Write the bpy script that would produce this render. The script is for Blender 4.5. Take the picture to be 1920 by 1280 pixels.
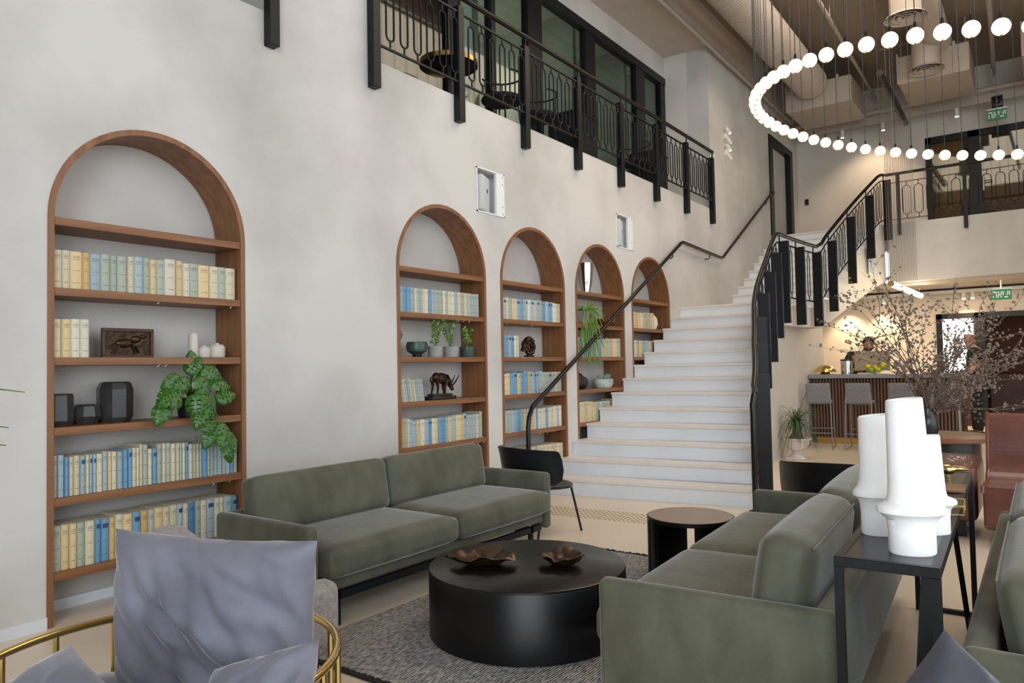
import bpy, bmesh, math, random
from mathutils import Vector, Matrix, noise
random.seed(7)
for o in list(bpy.data.objects): bpy.data.objects.remove(o)
SC = bpy.context.scene; COL = SC.collection
PI = math.pi; sin, cos = math.sin, math.cos
# ------------------------------------------------------------------ camera
cd = bpy.data.cameras.new('camera'); cam = bpy.data.objects.new('camera', cd); COL.objects.link(cam); SC.camera = cam
_y, _p, _r = 0.6294, 0.0344, -0.0191
F = Vector((-sin(_y)*cos(_p), cos(_y)*cos(_p), sin(_p))); R = Vector((cos(_y), sin(_y), 0)); U = R.cross(F)
R2 = R*cos(_r)+U*sin(_r); U2 = -R*sin(_r)+U*cos(_r)
CAM = Vector((4.2, 0, 1.306))
cam.matrix_world = Matrix(((R2.x, U2.x, -F.x, CAM.x), (R2.y, U2.y, -F.y, CAM.y), (R2.z, U2.z, -F.z, CAM.z), (0, 0, 0, 1)))
cd.sensor_width = 36; cd.lens = 36*1366.77/1920; cd.clip_start = .05
# ------------------------------------------------------------------ world, light, exposure
w = bpy.data.worlds.new('world'); SC.world = w; w.use_nodes = True
bg = w.node_tree.nodes['Background']; bg.inputs[0].default_value = (.88, .94, 1.0, 1); bg.inputs[1].default_value = 1.05
SC.view_settings.view_transform = 'Standard'; SC.view_settings.look = 'None'; SC.view_settings.gamma = 1
SC.view_settings.exposure = 0.12
try: SC.view_settings.use_curve_mapping = False
except Exception: pass
def area(name, loc, rot, sx, sy, power, col=(1, 1, 1), portal=False):
    l = bpy.data.lights.new(name, 'AREA'); l.shape = 'RECTANGLE'; l.size = sx; l.size_y = sy; l.energy = power; l.color = col
    o = bpy.data.objects.new(name, l); o.location = loc; o.rotation_euler = rot; COL.objects.link(o)
    if portal: l.cycles.is_portal = True
    return o
area('daylight_window', (7.0, -3.5, 3.0), (PI/2, 0, 0), 4.8, 5.4, 470, (.84, .93, 1.0))
area('side_daylight_window', (9.5, 5.0, 3.3), (0, PI/2, 0), 6.0, 11.0, 210, (.9, .95, 1.0))
# ------------------------------------------------------------------ materials
MAT = {}
def nodes(name):
    m = bpy.data.materials.new(name); m.use_nodes = True; MAT[name] = m
    nt = m.node_tree; return m, nt, nt.nodes['Principled BSDF']
def rgb(h):
    h = h.lstrip('#'); v = [int(h[i:i+2], 16)/255 for i in (0, 2, 4)]
    return tuple(c/12.92 if c <= .04045 else ((c+.055)/1.055)**2.4 for c in v)+(1,)
def mat(name, c1, c2=None, rough=.6, metal=0, scale=4, bump=0, bscale=None, sheen=0, coord='Object', stretch=None, spec=.5, detail=4, contrast=(.3, .7), coat=0):
    m, nt, b = nodes(name); N = nt.nodes; L = nt.links
    b.inputs['Roughness'].default_value = rough; b.inputs['Metallic'].default_value = metal
    b.inputs['Specular IOR Level'].default_value = spec
    if coat: b.inputs['Coat Weight'].default_value = coat
    if sheen:
        b.inputs['Sheen Weight'].default_value = sheen; b.inputs['Sheen Roughness'].default_value = .35
    c1 = rgb(c1); b.inputs['Base Color'].default_value = c1
    if c2 or bump:
        tc = N.new('ShaderNodeTexCoord'); mp = N.new('ShaderNodeMapping'); L.new(tc.outputs[coord], mp.inputs[0])
        if stretch: mp.inputs['Scale'].default_value = stretch
    if c2:
        n = N.new('ShaderNodeTexNoise'); n.inputs['Scale'].default_value = scale; n.inputs['Detail'].default_value = detail; L.new(mp.outputs[0], n.inputs[0])
        r = N.new('ShaderNodeValToRGB'); r.color_ramp.elements[0].position = contrast[0]; r.color_ramp.elements[1].position = contrast[1]
        r.color_ramp.elements[0].color = c1; r.color_ramp.elements[1].color = rgb(c2)
        L.new(n.outputs[0], r.inputs[0]); L.new(r.outputs[0], b.inputs['Base Color'])
    if bump:
        n2 = N.new('ShaderNodeTexNoise'); n2.inputs['Scale'].default_value = bscale or scale*3; n2.inputs['Detail'].default_value = 5; L.new(mp.outputs[0], n2.inputs[0])
        bp = N.new('ShaderNodeBump'); bp.inputs['Strength'].default_value = bump; bp.inputs['Distance'].default_value = .02
        L.new(n2.outputs[0], bp.inputs['Height']); L.new(bp.outputs[0], b.inputs['Normal'])
    return m
mat('plaster', '#aeaaa6', '#cac7c3', rough=.85, scale=.9, bump=.15, bscale=2.2, detail=9, contrast=(.28, .6))
mat('plaster_niche', '#b3aea9', '#c2beb9', rough=.85, scale=1.5, detail=6)
mat('plaster_end', '#cbc4bb', '#d8d2ca', rough=.85, scale=1.1, detail=6)
mat('white_paint', '#dcdcdc', rough=.5)
mat('stair_white', '#e6eaf0', '#dde2e8', rough=.45, scale=2)
mat('tread_stone', '#ddd5ce', '#e6dfd9', rough=.35, scale=3)
mat('floor', '#dcccb7', '#e3d5c3', rough=.32, scale=.7, detail=6)
mat('skirting', '#d5dade', rough=.45)
mat('ceiling', '#8d8073', '#857868', rough=.9, scale=1.0)
mat('soffit', '#b7aca2', '#bfb4aa', rough=.9)
mat('wood', '#6f4729', '#8c5f3b', rough=.5, scale=9, stretch=(2.2, 2.2, .14), bump=.05, bscale=30, detail=6)
mat('wood_shelf', '#6f4729', '#8c5f3b', rough=.5, scale=9, stretch=(2.2, .14, 2.2), detail=6)
mat('wood_dark', '#3a1d0e', '#532d18', rough=.5, scale=6, stretch=(1, .2, 1))
mat('wood_brown', '#6a4330', '#7d513a', rough=.4, scale=6, stretch=(.2, 1, 1))
mat('slat_wood', '#5b4030', '#75553f', rough=.55, scale=8, stretch=(2, 2, .2))
mat('slat_back', '#2b1d16', rough=.7)
mat('black_metal', '#0f1114', '#15181c', rough=.42, scale=14, spec=.35)
mat('rail_metal', '#0a0b0e', '#101318', rough=.45, scale=20, spec=.3)
mat('handrail', '#0c0a09', rough=.32, spec=.4)
mat('black_table', '#09090a', rough=.36, spec=.32)
mat('table_top', '#120f0e', rough=.28, spec=.4)
mat('side_top_reflection', '#8d7863', rough=.3, spec=.7)  # warm reflection on the black top, put into its base colour
mat('black_wood', '#101114', '#17191d', rough=.32, scale=7, stretch=(.3, .3, 3))
mat('dark_bronze', '#2b1d14', '#4a3524', rough=.38, metal=.75, scale=14, bump=.3, bscale=20)
mat('foil_bronze', '#2f231b', '#5a4535', rough=.36, metal=.7, scale=6)
mat('bronze_green', '#30423d', '#4a5f55', rough=.4, metal=.3, scale=12)
mat('brass', '#dcbc74', rough=.22, metal=1)
mat('brass_soft', '#d3b26a', rough=.3, metal=1)
mat('chrome', '#c9c9cc', rough=.15, metal=1)
mat('steel', '#8d8d8c', rough=.35, metal=.8)
mat('green_velvet', '#403f31', '#5f6150', rough=.75, scale=6, sheen=.38, bump=.06, bscale=60, detail=10, contrast=(.25, .75), stretch=(1, 1, .6))
mat('grey_velvet', '#5f5f6b', '#7c7c89', rough=.7, scale=4.0, sheen=.45, bump=.08, bscale=18, detail=7)
mat('dark_grey_velvet', '#34353d', '#43444d', rough=.75, scale=5, sheen=.4)
mat('boucle', '#857c78', '#a29a95', rough=.9, scale=60, bump=.5, bscale=90, sheen=.2)
mat('grey_fabric', '#6f6e71', '#8f8e91', rough=.9, scale=120, bump=.3, bscale=160)
mat('leather', '#59322a', '#6c4037', rough=.33, scale=5, bump=.06, bscale=40, coat=.3)
mat('leather_piping', '#6e3a22', rough=.35)
mat('ceramic', '#f4f4f4', '#ececec', rough=.55, scale=5, bump=.06, bscale=60)
mat('jar_ceramic', '#b9b3a8', '#c9c4ba', rough=.4, scale=9)
mat('smoke_glass', '#2c2b2b', '#393837', rough=.25, scale=3)
mat('grey_stone', '#6a6663', '#7f7b77', rough=.8, scale=9, bump=.2)
mat('black_stone', '#161617', '#222223', rough=.5, scale=9, bump=.3)
mat('concrete_pot', '#8c8e8a', '#9fa19c', rough=.8, scale=14)
mat('urn', '#c9beb4', '#e3dcd4', rough=.75, scale=12, bump=.4, bscale=20)
mat('pale_stone', '#8fa09a', '#c4cfc9', rough=.8, scale=14, bump=.5)
mat('leaf', '#1e4417', '#457a26', rough=.35, scale=9, detail=3)
mat('leaf_pale', '#4f7a2a', '#80a845', rough=.5, scale=12)
mat('leaf_dark', '#27402a', '#4d6b44', rough=.5, scale=10)
mat('succulent', '#8fa79a', '#a9bcae', rough=.6, scale=10)
mat('stem', '#4b5a2c', rough=.6)
mat('trunk', '#5b4a3a', '#75624e', rough=.9, scale=12, bump=.4)
mat('dry_branch', '#57483f', '#75665c', rough=.9, scale=20)
mat('dry_bud', '#6d6059', '#8a7d77', rough=.95, scale=30)
mat('paper', '#cfc7b4', '#bdb39d', rough=.9, scale=60, stretch=(1, 8, 1))
mat('ribbon', '#e6e1d8', rough=.6)
mat('white_plastic', '#e4e5e6', rough=.4)
mat('speaker_grey', '#bfc3c4', rough=.5)
mat('black_plastic', '#0e0e10', rough=.4)
mat('duct', '#a89c8f', '#b1a598', rough=.6)
mat('duct_box', '#ab9f92', rough=.6)
mat('tray_metal', '#a79c91', rough=.6)
mat('cord', '#2a2d35', rough=.6)
mat('wire', '#8a8480', rough=.6)
mat('interior_brown', '#5a3a25', '#6a4630', rough=.7, scale=2)
mat('interior_green', '#8b8f84', '#969a8f', rough=.8)
mat('blind', '#dfe4e4', rough=.8)
mat('orange_wood', '#b8702c', '#c9803a', rough=.45, scale=6, stretch=(1, 1, .2))
mat('sign_green', '#138a52', rough=.4)
mat('sign_white', '#f2f4f2', rough=.5)
mat('skin', '#b98468', '#c6937a', rough=.55, scale=8)
mat('hair', '#17110d', '#241a14', rough=.6, scale=30)
mat('black_cloth', '#121214', '#1a1a1d', rough=.9, scale=12)
mat('grey_counter', '#86868a', '#939398', rough=.4, scale=8)
mat('monitor_alu', '#a8977f', rough=.4, metal=.2)
mat('apple', '#8fa51e', '#b7bd2a', rough=.35, scale=7)
mat('lemon', '#d9c41c', rough=.45)
mat('red_fruit', '#a8443a', rough=.35)
mat('clear_glass', '#dfe6e8', rough=.05, spec=.8)
mat('relief', '#2a1e15', '#4d3a28', rough=.42, metal=.6, scale=22, bump=.6, bscale=26)
mat('stud', '#b08a4d', rough=.35, metal=.6)
mat('jeans', '#4b5563', rough=.9)
def rug_mat():
    m, nt, b = nodes('rug'); N = nt.nodes; L = nt.links
    tc = N.new('ShaderNodeTexCoord'); mp = N.new('ShaderNodeMapping'); mp.inputs['Scale'].default_value = (1, .28, 1); L.new(tc.outputs['Object'], mp.inputs[0])
    n = N.new('ShaderNodeTexNoise'); n.inputs['Scale'].default_value = 95; n.inputs['Detail'].default_value = 3; L.new(mp.outputs[0], n.inputs[0])
    wv = N.new('ShaderNodeTexWave'); wv.inputs['Scale'].default_value = 26; wv.inputs['Distortion'].default_value = 3; wv.inputs['Detail'].default_value = 3; wv.bands_direction = 'X'; L.new(tc.outputs['Object'], wv.inputs[0])
    mx = N.new('ShaderNodeMath'); mx.operation = 'MULTIPLY_ADD'; mx.inputs[1].default_value = .35; L.new(wv.outputs[1], mx.inputs[0]); L.new(n.outputs[0], mx.inputs[2])
    r = N.new('ShaderNodeValToRGB'); e = r.color_ramp.elements; e[0].position = .50; e[0].color = rgb('#37393f'); e[1].position = .80; e[1].color = rgb('#bdb8b3')
    L.new(mx.outputs[0], r.inputs[0]); L.new(r.outputs[0], b.inputs['Base Color']); b.inputs['Roughness'].default_value = .95
    bp = N.new('ShaderNodeBump'); bp.inputs['Strength'].default_value = .8; bp.inputs['Distance'].default_value = .01; L.new(mx.outputs[0], bp.inputs['Height']); L.new(bp.outputs[0], b.inputs['Normal'])
rug_mat(); mat('rug_fringe', '#262424', rough=.95)
def book_mat():
    # cover colour comes from the object's own colour; the spine carries rows of tiny dark print
    m, nt, b = nodes('book_cover'); N = nt.nodes; L = nt.links
    oi = N.new('ShaderNodeObjectInfo'); tc = N.new('ShaderNodeTexCoord'); sp = N.new('ShaderNodeSeparateXYZ'); L.new(tc.outputs['Generated'], sp.inputs[0])
    def math_(op, a, bb=None, cc=None):
        n = N.new('ShaderNodeMath'); n.operation = op
        for i, v in enumerate((a, bb, cc)):
            if v is None: continue
            if isinstance(v, (int, float)): n.inputs[i].default_value = v
            else: L.new(v, n.inputs[i])
        return n.outputs[0]
    z = sp.outputs[2]; y = sp.outputs[1]
    def band(c, h): return math_('COMPARE', z, c, h)
    bands = math_('MAXIMUM', math_('MAXIMUM', band(.84, .012), band(.79, .008)), math_('MAXIMUM', math_('MAXIMUM', band(.5, .008), band(.17, .009)), band(.875, .007)))
    cen = math_('COMPARE', y, .5, .3)
    nz = N.new('ShaderNodeTexNoise'); nz.inputs['Scale'].default_value = 420; L.new(tc.outputs['Object'], nz.inputs[0])
    ink = math_('MULTIPLY', math_('MULTIPLY', bands, cen), math_('GREATER_THAN', nz.outputs[0], .46))
    st = N.new('ShaderNodeTexNoise'); st.inputs['Scale'].default_value = 14; L.new(tc.outputs['Object'], st.inputs[0])
    hv = N.new('ShaderNodeMix'); hv.data_type = 'RGBA'; hv.blend_type = 'MULTIPLY'; L.new(math_('MULTIPLY', st.outputs[0], .35), hv.inputs['Factor']); L.new(oi.outputs['Color'], hv.inputs['A']); hv.inputs['B'].default_value = rgb('#b59a6a')
    mx = N.new('ShaderNodeMix'); mx.data_type = 'RGBA'; L.new(math_('MULTIPLY', ink, .8), mx.inputs['Factor']); L.new(hv.outputs['Result'], mx.inputs['A']); mx.inputs['B'].default_value = rgb('#2b2d3a')
    L.new(mx.outputs['Result'], b.inputs['Base Color']); b.inputs['Roughness'].default_value = .5
book_mat()
def glow(name, col, s):
    m, nt, b = nodes(name); b.inputs['Base Color'].default_value = col; b.inputs['Emission Color'].default_value = col; b.inputs['Emission Strength'].default_value = s
glow('bulb_glow', (1, .80, .50, 1), 1.4); glow('filament', (1, .8, .5, 1), 30); glow('tube_glow', (1, .86, .62, 1), 14); glow('spot_glow', (1, .85, .6, 1), 12); glow('led_strip', (1, .9, .75, 1), 2.5)
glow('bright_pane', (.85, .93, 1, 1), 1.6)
def glass_mat(name, tint, refl=.07):
    m = bpy.data.materials.new(name); m.use_nodes = True; MAT[name] = m; nt = m.node_tree; N = nt.nodes; L = nt.links; N.clear()
    o = N.new('ShaderNodeOutputMaterial'); t = N.new('ShaderNodeBsdfTransparent'); t.inputs[0].default_value = tint; g = N.new('ShaderNodeBsdfGlossy'); g.inputs['Roughness'].default_value = .03
    mx = N.new('ShaderNodeMixShader'); mx.inputs[0].default_value = refl
    L.new(t.outputs[0], mx.inputs[1]); L.new(g.outputs[0], mx.inputs[2]); L.new(mx.outputs[0], o.inputs[0])
glass_mat('pane_glass', (.74, .79, .75, 1)); glass_mat('bulb_glass', (1, .95, .88, 1)); glass_mat('table_glass', (.9, .95, .95, 1))
# ------------------------------------------------------------------ geometry helpers
class B:
    def __init__(s): s.bm = bmesh.new()
    def box(s, x0, x1, y0, y1, z0, z1, M=None, bev=0, seg=2):
        r = bmesh.ops.create_cube(s.bm, size=1); vs = r['verts']
        for v in vs: v.co = Vector(((x0+x1)/2+v.co.x*(x1-x0), (y0+y1)/2+v.co.y*(y1-y0), (z0+z1)/2+v.co.z*(z1-z0)))
        if bev:
            es = list({e for v in vs for e in v.link_edges}); r = bmesh.ops.bevel(s.bm, geom=es, offset=bev, segments=seg, profile=.5, affect='EDGES'); vs = r['verts']
        if M is not None:
            vv = {v for v in vs}
            if bev: vv = {v for f in r['faces'] for v in f.verts} | vv
            for v in vv: v.co = M @ v.co
        return s
    def cyl(s, p0, p1, r0, r1=None, n=12, caps=True):
        p0 = Vector(p0); p1 = Vector(p1); r1 = r0 if r1 is None else r1; d = p1-p0
        q = d.to_track_quat('Z', 'Y').to_matrix(); a = []; c = []
        for i in range(n):
            t = 2*PI*i/n; e = q @ Vector((cos(t), sin(t), 0)); a.append(s.bm.verts.new(p0+e*r0)); c.append(s.bm.verts.new(p1+e*r1))
        for i in range(n): s.bm.faces.new((a[i], a[(i+1) % n], c[(i+1) % n], c[i]))
        if caps: s.bm.faces.new(a[::-1]); s.bm.faces.new(c)
        return s
    def tube(s, pts, r, n=8, closed=False, flat=None):
        pts = [Vector(p) for p in pts]; m = len(pts); rings = []; up = Vector((0, 0, 1)); prev = None
        for i, p in enumerate(pts):
            if closed: d = pts[(i+1) % m]-pts[i-1]
            else: d = pts[min(i+1, m-1)]-pts[max(i-1, 0)]
            d.normalize()
            if prev is None:
                x = d.cross(up if abs(d.z) < .9 else Vector((1, 0, 0))).normalized()
            else:
                x = (prev-d*prev.dot(d)).normalized()
            prev = x; y = d.cross(x); rr = r[i] if isinstance(r, (list, tuple)) else r
            fx, fy = flat or (1, 1)
            rings.append([s.bm.verts.new(p+(x*cos(2*PI*k/n)*fx+y*sin(2*PI*k/n)*fy)*rr) for k in range(n)])
        for i in range(m if closed else m-1):
            a = rings[i]; c = rings[(i+1) % m]
            for k in range(n): s.bm.faces.new((a[k], a[(k+1) % n], c[(k+1) % n], c[k]))
        if not closed: s.bm.faces.new(rings[0][::-1]); s.bm.faces.new(rings[-1])
        return s
    def lathe(s, prof, c=(0, 0, 0), n=24, sx=1, sy=1, M=None):
        c = Vector(c); rings = []
        for r, z in prof:
            if r < 1e-5: rings.append([s.bm.verts.new(Vector((0, 0, z)))])
            else: rings.append([s.bm.verts.new(Vector((r*sx*cos(2*PI*k/n), r*sy*sin(2*PI*k/n), z))) for k in range(n)])
        for R_ in rings:
            for v in R_: v.co = (M @ v.co if M is not None else v.co)+c
        for a, b in zip(rings, rings[1:]):
            if len(a) == 1 and len(b) == 1: continue
            for k in range(n):
                if len(a) == 1: s.bm.faces.new((a[0], b[(k+1) % n], b[k]))
                elif len(b) == 1: s.bm.faces.new((a[k], a[(k+1) % n], b[0]))
                else: s.bm.faces.new((a[k], a[(k+1) % n], b[(k+1) % n], b[k]))
        return s
    def poly(s, pts, thick=None):
        vs = [s.bm.verts.new(Vector(p)) for p in pts]; f = s.bm.faces.new(vs)
        if thick is not None:
            ws = [s.bm.verts.new(Vector(p)+Vector(thick)) for p in pts]; s.bm.faces.new(ws[::-1]); m = len(vs)
            for i in range(m): s.bm.faces.new((vs[(i+1) % m], vs[i], ws[i], ws[(i+1) % m]))
        return s
    def ball(s, c, r, seg=12, ring=8, sc=(1, 1, 1), M=None):
        q = bmesh.ops.create_uvsphere(s.bm, u_segments=seg, v_segments=ring, radius=r)
        for v in q['verts']:
            v.co = Vector((v.co.x*sc[0], v.co.y*sc[1], v.co.z*sc[2]))
            if M is not None: v.co = M @ v.co
            v.co += Vector(c)
        return s
    def xf(s, M):
        for v in s.bm.verts: v.co = M @ v.co
        return s
    def mesh(s, name, m, smooth=False, fix=True):
        if fix: bmesh.ops.recalc_face_normals(s.bm, faces=s.bm.faces)
        me = bpy.data.meshes.new(name); s.bm.to_mesh(me); s.bm.free(); me.materials.append(MAT[m])
        if smooth:
            for p in me.polygons: p.use_smooth = True
            try: me.set_sharp_from_angle(angle=math.radians(40))
            except Exception: pass
        return me
    def ob(s, name, m, parent=None, smooth=False): return link(name, s.mesh(name, m, smooth), parent)
def link(name, me, parent=None):
    o = bpy.data.objects.new(name, me); COL.objects.link(o)
    if parent: o.parent = parent
    return o
def tag(o, label, cat, group=None, kind=None):
    o['label'] = label; o['category'] = cat
    if group: o['group'] = group
    if kind: o['kind'] = kind
    return o
def thing(name, label, cat, loc=(0, 0, 0), rz=0, group=None):
    o = bpy.data.objects.new(name, None); COL.objects.link(o); o.empty_display_size = .1; o.location = loc; o.rotation_euler = (0, 0, rz)
    return tag(o, label, cat, group)
def struct(o, label=None):
    o['kind'] = 'structure'
    if label: o['label'] = label
    return o
def lerp(pts, x):
    if x <= pts[0][0]: return pts[0][1]
    for (a, u), (b, v) in zip(pts, pts[1:]):
        if x <= b: return u+(v-u)*(x-a)/(b-a)
    return pts[-1][1]
def spline(pts):   # catmull-rom through (x, y) pairs
    def f(x):
        n = len(pts)
        i = 0
        while i < n-2 and x > pts[i+1][0]: i += 1
        (x1, y1), (x2, y2) = pts[i], pts[i+1]
        y0 = pts[i-1][1] if i else y1-(y2-y1); y3 = pts[i+2][1] if i+2 < n else y2+(y2-y1)
        t = (x-x1)/(x2-x1)
        return .5*((2*y1)+(-y0+y2)*t+(2*y0-5*y1+4*y2-y3)*t*t+(-y0+3*y1-3*y2+y3)*t**3)
    return f
def cushion(sx, sy, sz, r=.05, puff=.02, n=10, axis=2):
    """rounded, gently stuffed block centred on its base centre"""
    b = B(); bm = b.bm; bmesh.ops.create_cube(bm, size=2); bmesh.ops.subdivide_edges(bm, edges=bm.edges[:], cuts=n, use_grid_fill=True)
    h = Vector((sx/2, sy/2, sz/2)); r = min(r, min(h)*.95)
    for v in bm.verts:
        p = v.co.copy(); q = Vector(tuple(math.copysign(abs(p[i])**.75, p[i])*h[i] for i in range(3)))
        inner = Vector(tuple(max(-(h[i]-r), min(h[i]-r, q[i])) for i in range(3))); d = q-inner
        if d.length > 1e-6: q = inner+d.normalized()*min(r, max(abs(d.x), abs(d.y), abs(d.z)))
        o = [i for i in range(3) if i != axis]; u = p[o[0]]; w_ = p[o[1]]
        q[axis] += math.copysign(puff*max(0, 1-u*u)**.6*max(0, 1-w_*w_)**.6, p[axis]) if abs(p[axis]) > .99 else p[axis]*puff*max(0, (1-u*u)*(1-w_*w_))
        v.co = q+Vector((0, 0, h.z))
    return b
def pillow(sx, sz, t, n=22, seed=0, wr=.010):
    """soft pointed cushion standing in the local XZ plane, base at z=0, thickness along Y"""
    b = B(); g = {}
    for side in (-1, 1):
        for i in range(n+1):
            for j in range(n+1):
                u = -1+2*i/n; v = -1+2*j/n; edge = abs(u) > .999 or abs(v) > .999
                if edge and side == 1: g[side, i, j] = g[-1, i, j]; continue
                pin = .055
                x = sx/2*u*(1-pin*(1-v*v)*abs(u)); z = sz/2*v*(1-pin*(1-u*u)*abs(v))
                th = t/2*(max(0, (1-u**4)*(1-v**4))**.55)
                wn = noise.noise(Vector((u*1.2+seed, v*3.2+u*2.2, seed*3.1+side)))*wr*2*(1-u*u)+noise.noise(Vector((u*6+seed+v*2.5, v*1.6, side*2.+seed)))*wr*(1-v*v)
                g[side, i, j] = b.bm.verts.new((x, side*(th+wn*(0 if edge else 1)*min(1, th/(t*.2))), z+sz/2))
    for side in (-1, 1):
        for i in range(n):
            for j in range(n):
                q = [g[side, i, j], g[side, i+1, j], g[side, i+1, j+1], g[side, i, j+1]]
                b.bm.faces.new(q if side == -1 else q[::-1])
    return b
def TR(x=0, y=0, z=0, rz=0, rx=0, ry=0): return Matrix.Translation((x, y, z)) @ Matrix.Rotation(rz, 4, 'Z') @ Matrix.Rotation(rx, 4, 'X') @ Matrix.Rotation(ry, 4, 'Y')
def put(o, x, y, z, rz=0, rx=0, ry=0): o.matrix_local = TR(x, y, z, rz, rx, ry); return o
ORD = ['first', 'second', 'third', 'fourth', 'fifth', 'sixth', 'seventh', 'eighth', 'ninth', 'tenth', 'eleventh', 'twelfth', 'thirteenth', 'fourteenth', 'fifteenth', 'sixteenth', 'seventeenth', 'eighteenth', 'nineteenth', 'twentieth']
TENS = {2: 'twenty', 3: 'thirty', 4: 'forty', 5: 'fifty'}; TENTH = {2: 'twentieth', 3: 'thirtieth', 4: 'fortieth', 5: 'fiftieth'}
def ordinal(n): return ORD[n-1] if n <= 20 else (TENTH[n//10] if n % 10 == 0 else TENS[n//10]+'-'+ORD[n % 10-1])
# ------------------------------------------------------------------ the setting
RI = .1623; ZB = 3.755; ZS = 2.145; AW = 1.168; ND = .28
ARCH = [2.229, 4.781, 6.176, 7.565, 8.940]
b = B(); b.box(-4.5, 10, -4, 24, -.12, 0); floor = struct(b.ob('floor', 'floor'), 'cream poured floor running through the whole lounge')
# left wall with five arched openings, two square speaker holes and two balcony openings
def wall_left():
    b = B(); ys = {-4., 3.03, 3.93, 11.25, 14.4, 5.25, 5.68, 8.0, 8.43}
    for c in ARCH:
        for i in range(25): ys.add(round(c-AW/2*cos(PI*i/24), 5))
    ys = sorted(ys); T = .35
    def ztop(y, c): return ZS+math.sqrt(max(0, (AW/2)**2-(y-c)**2))
    def q(a, z0a, z1a, c_, z0c, z1c):
        for x in (0, -T): b.poly([(x, a, z0a), (x, c_, z0c), (x, c_, z1c), (x, a, z1a)])
    for a, c_ in zip(ys, ys[1:]):
        m = (a+c_)/2; lo = (0, 0); top = ZB if (m < 3.03 or 3.93 < m < 11.25) else 6.4
        for c in ARCH:
            if abs(m-c) < AW/2: lo = (ztop(a, c), ztop(c_, c))
        if 5.25 < m < 5.68 or 8.0 < m < 8.43:
            q(a, lo[0], 2.755, c_, lo[1], 2.755); q(a, 3.175, top, c_, 3.175, top)
        else: q(a, lo[0], top, c_, lo[1], top)
    # top of the parapet, the pier ends and the edges of the openings
    for y0, y1 in ((-4, 3.03), (3.93, 11.25)): b.poly([(0, y0, ZB), (0, y1, ZB), (-T, y1, ZB), (-T, y0, ZB)])
    for y in (3.03, 3.93, 11.25, 14.4): b.poly([(0, y, ZB if y < 14 else 0), (-T, y, ZB if y < 14 else 0), (-T, y, 6.4), (0, y, 6.4)])
    return struct(b.ob('wall_left', 'plaster'), 'off-white mottled plaster wall with arched niches')
WL = wall_left()
b = B(); b.box(-4.0, -.35, -4, 11.25, ZB-.3, ZB); struct(b.ob('floor_balcony', 'floor'), 'balcony floor behind the railing')
b = B(); b.box(-.9, -.351, 11.251, 11.5, ZB, 6.4); struct(b.ob('wall_recess_end', 'plaster_end'), 'plaster end wall of the balcony recess')
b = B(); b.box(-.93, -.75, -4, 11.25, 6.05, 6.4); struct(b.ob('wall_recess_head', 'plaster'), 'white strip of wall above the balcony windows')
b = B(); b.box(-4.0, .10, -4, 16.8, 6.4, 6.9); struct(b.ob('ceiling_soffit', 'soffit'), 'lower plaster soffit over the balcony')
b = B(); b.box(-1, 10, -4, 24, 6.9, 7.0); struct(b.ob('ceiling', 'ceiling'), 'brown grey exposed ceiling')
b = B(); b.box(-4, 4.4, -4.1, -3.9, 0, 6.9); struct(b.ob('wall_front_blocker', 'plaster'), 'unseen wall added behind the camera to block sky light')  # unseen blocker, added to keep sky light off the left side
# skirting boards
b = B(); b.box(0, .012, -4, ARCH[0]-AW/2, 0, .062); struct(b.ob('baseboard_left', 'skirting'), 'pale skirting board at the foot of the plaster wall')
b = B(); b.box(0, .012, ARCH[0]+AW/2, ARCH[1]-AW/2, 0, .062); struct(b.ob('baseboard_left', 'skirting'), 'pale skirting board between the first two arches')
# back walls: ground floor (with door opening) and gallery
YB = 16.5
b = B(); b.box(-.3, 2.52, YB, YB+.2, 0, 2.7); b.box(2.52, 7, YB, YB+.2, 2.17, 2.7); b.box(5.2, 7, YB, YB+.2, 0, 2.17)
struct(b.ob('wall_back', 'plaster_end'), 'warm lit plaster wall behind the bar')
b = B(); b.box(-.3, 2.45, YB, YB+.2, ZB, 6.9); b.box(2.45, 8, YB, YB+.2, 5.68, 6.9); b.box(5.6, 8, YB, YB+.2, ZB, 5.68)
struct(b.ob('wall_back_upper', 'plaster_end'), 'plaster wall at the back of the upper gallery')
b = B(); b.box(0, 2.45, YB-.03, YB, ZB, ZB+.3); struct(b.ob('baseboard_back', 'white_paint'), 'white plinth at the foot of the gallery wall')
b = B(); b.box(2.0, 9.5, 14.7, YB, 2.70, ZB); b.box(-.0, 2.0, 14.72, YB, ZB-.25, ZB)
struct(b.ob('floor_gallery', 'plaster'), 'deep plaster edge and floor of the upper gallery')
b = B(); b.box(1.3, 6, 14.9, YB, 2.66, 2.70); struct(b.ob('ceiling_gallery', 'soffit'), 'soffit under the gallery')
b = B(); b.box(1.1, 7, YB-.06, YB, 2.62, 2.69); struct(b.ob('trim_1', 'black_metal'), 'dark shadow gap along the soffit')
b = B(); b.box(1.1, 7, YB-.16, YB-.06, 2.56, 2.62); struct(b.ob('trim_2', 'white_paint'), 'white lighting track along the back wall')
b = B(); b.box(7.0, 7.2, 10, YB, 0, 6.9); struct(b.ob('wall_right', 'plaster_end'), 'plaster wall far right')
b = B(); b.box(-.35, -.15, 14.4, 16.5, 0, 6.4); b.box(-.15, 0, 16.0, 16.5, ZB, 6.4); b.box(-.15, 0, 14.4, 16.0, 5.75, 6.4); struct(b.ob('wall_left_end', 'plaster_end'), 'plaster wall around the upper side door')
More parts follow.
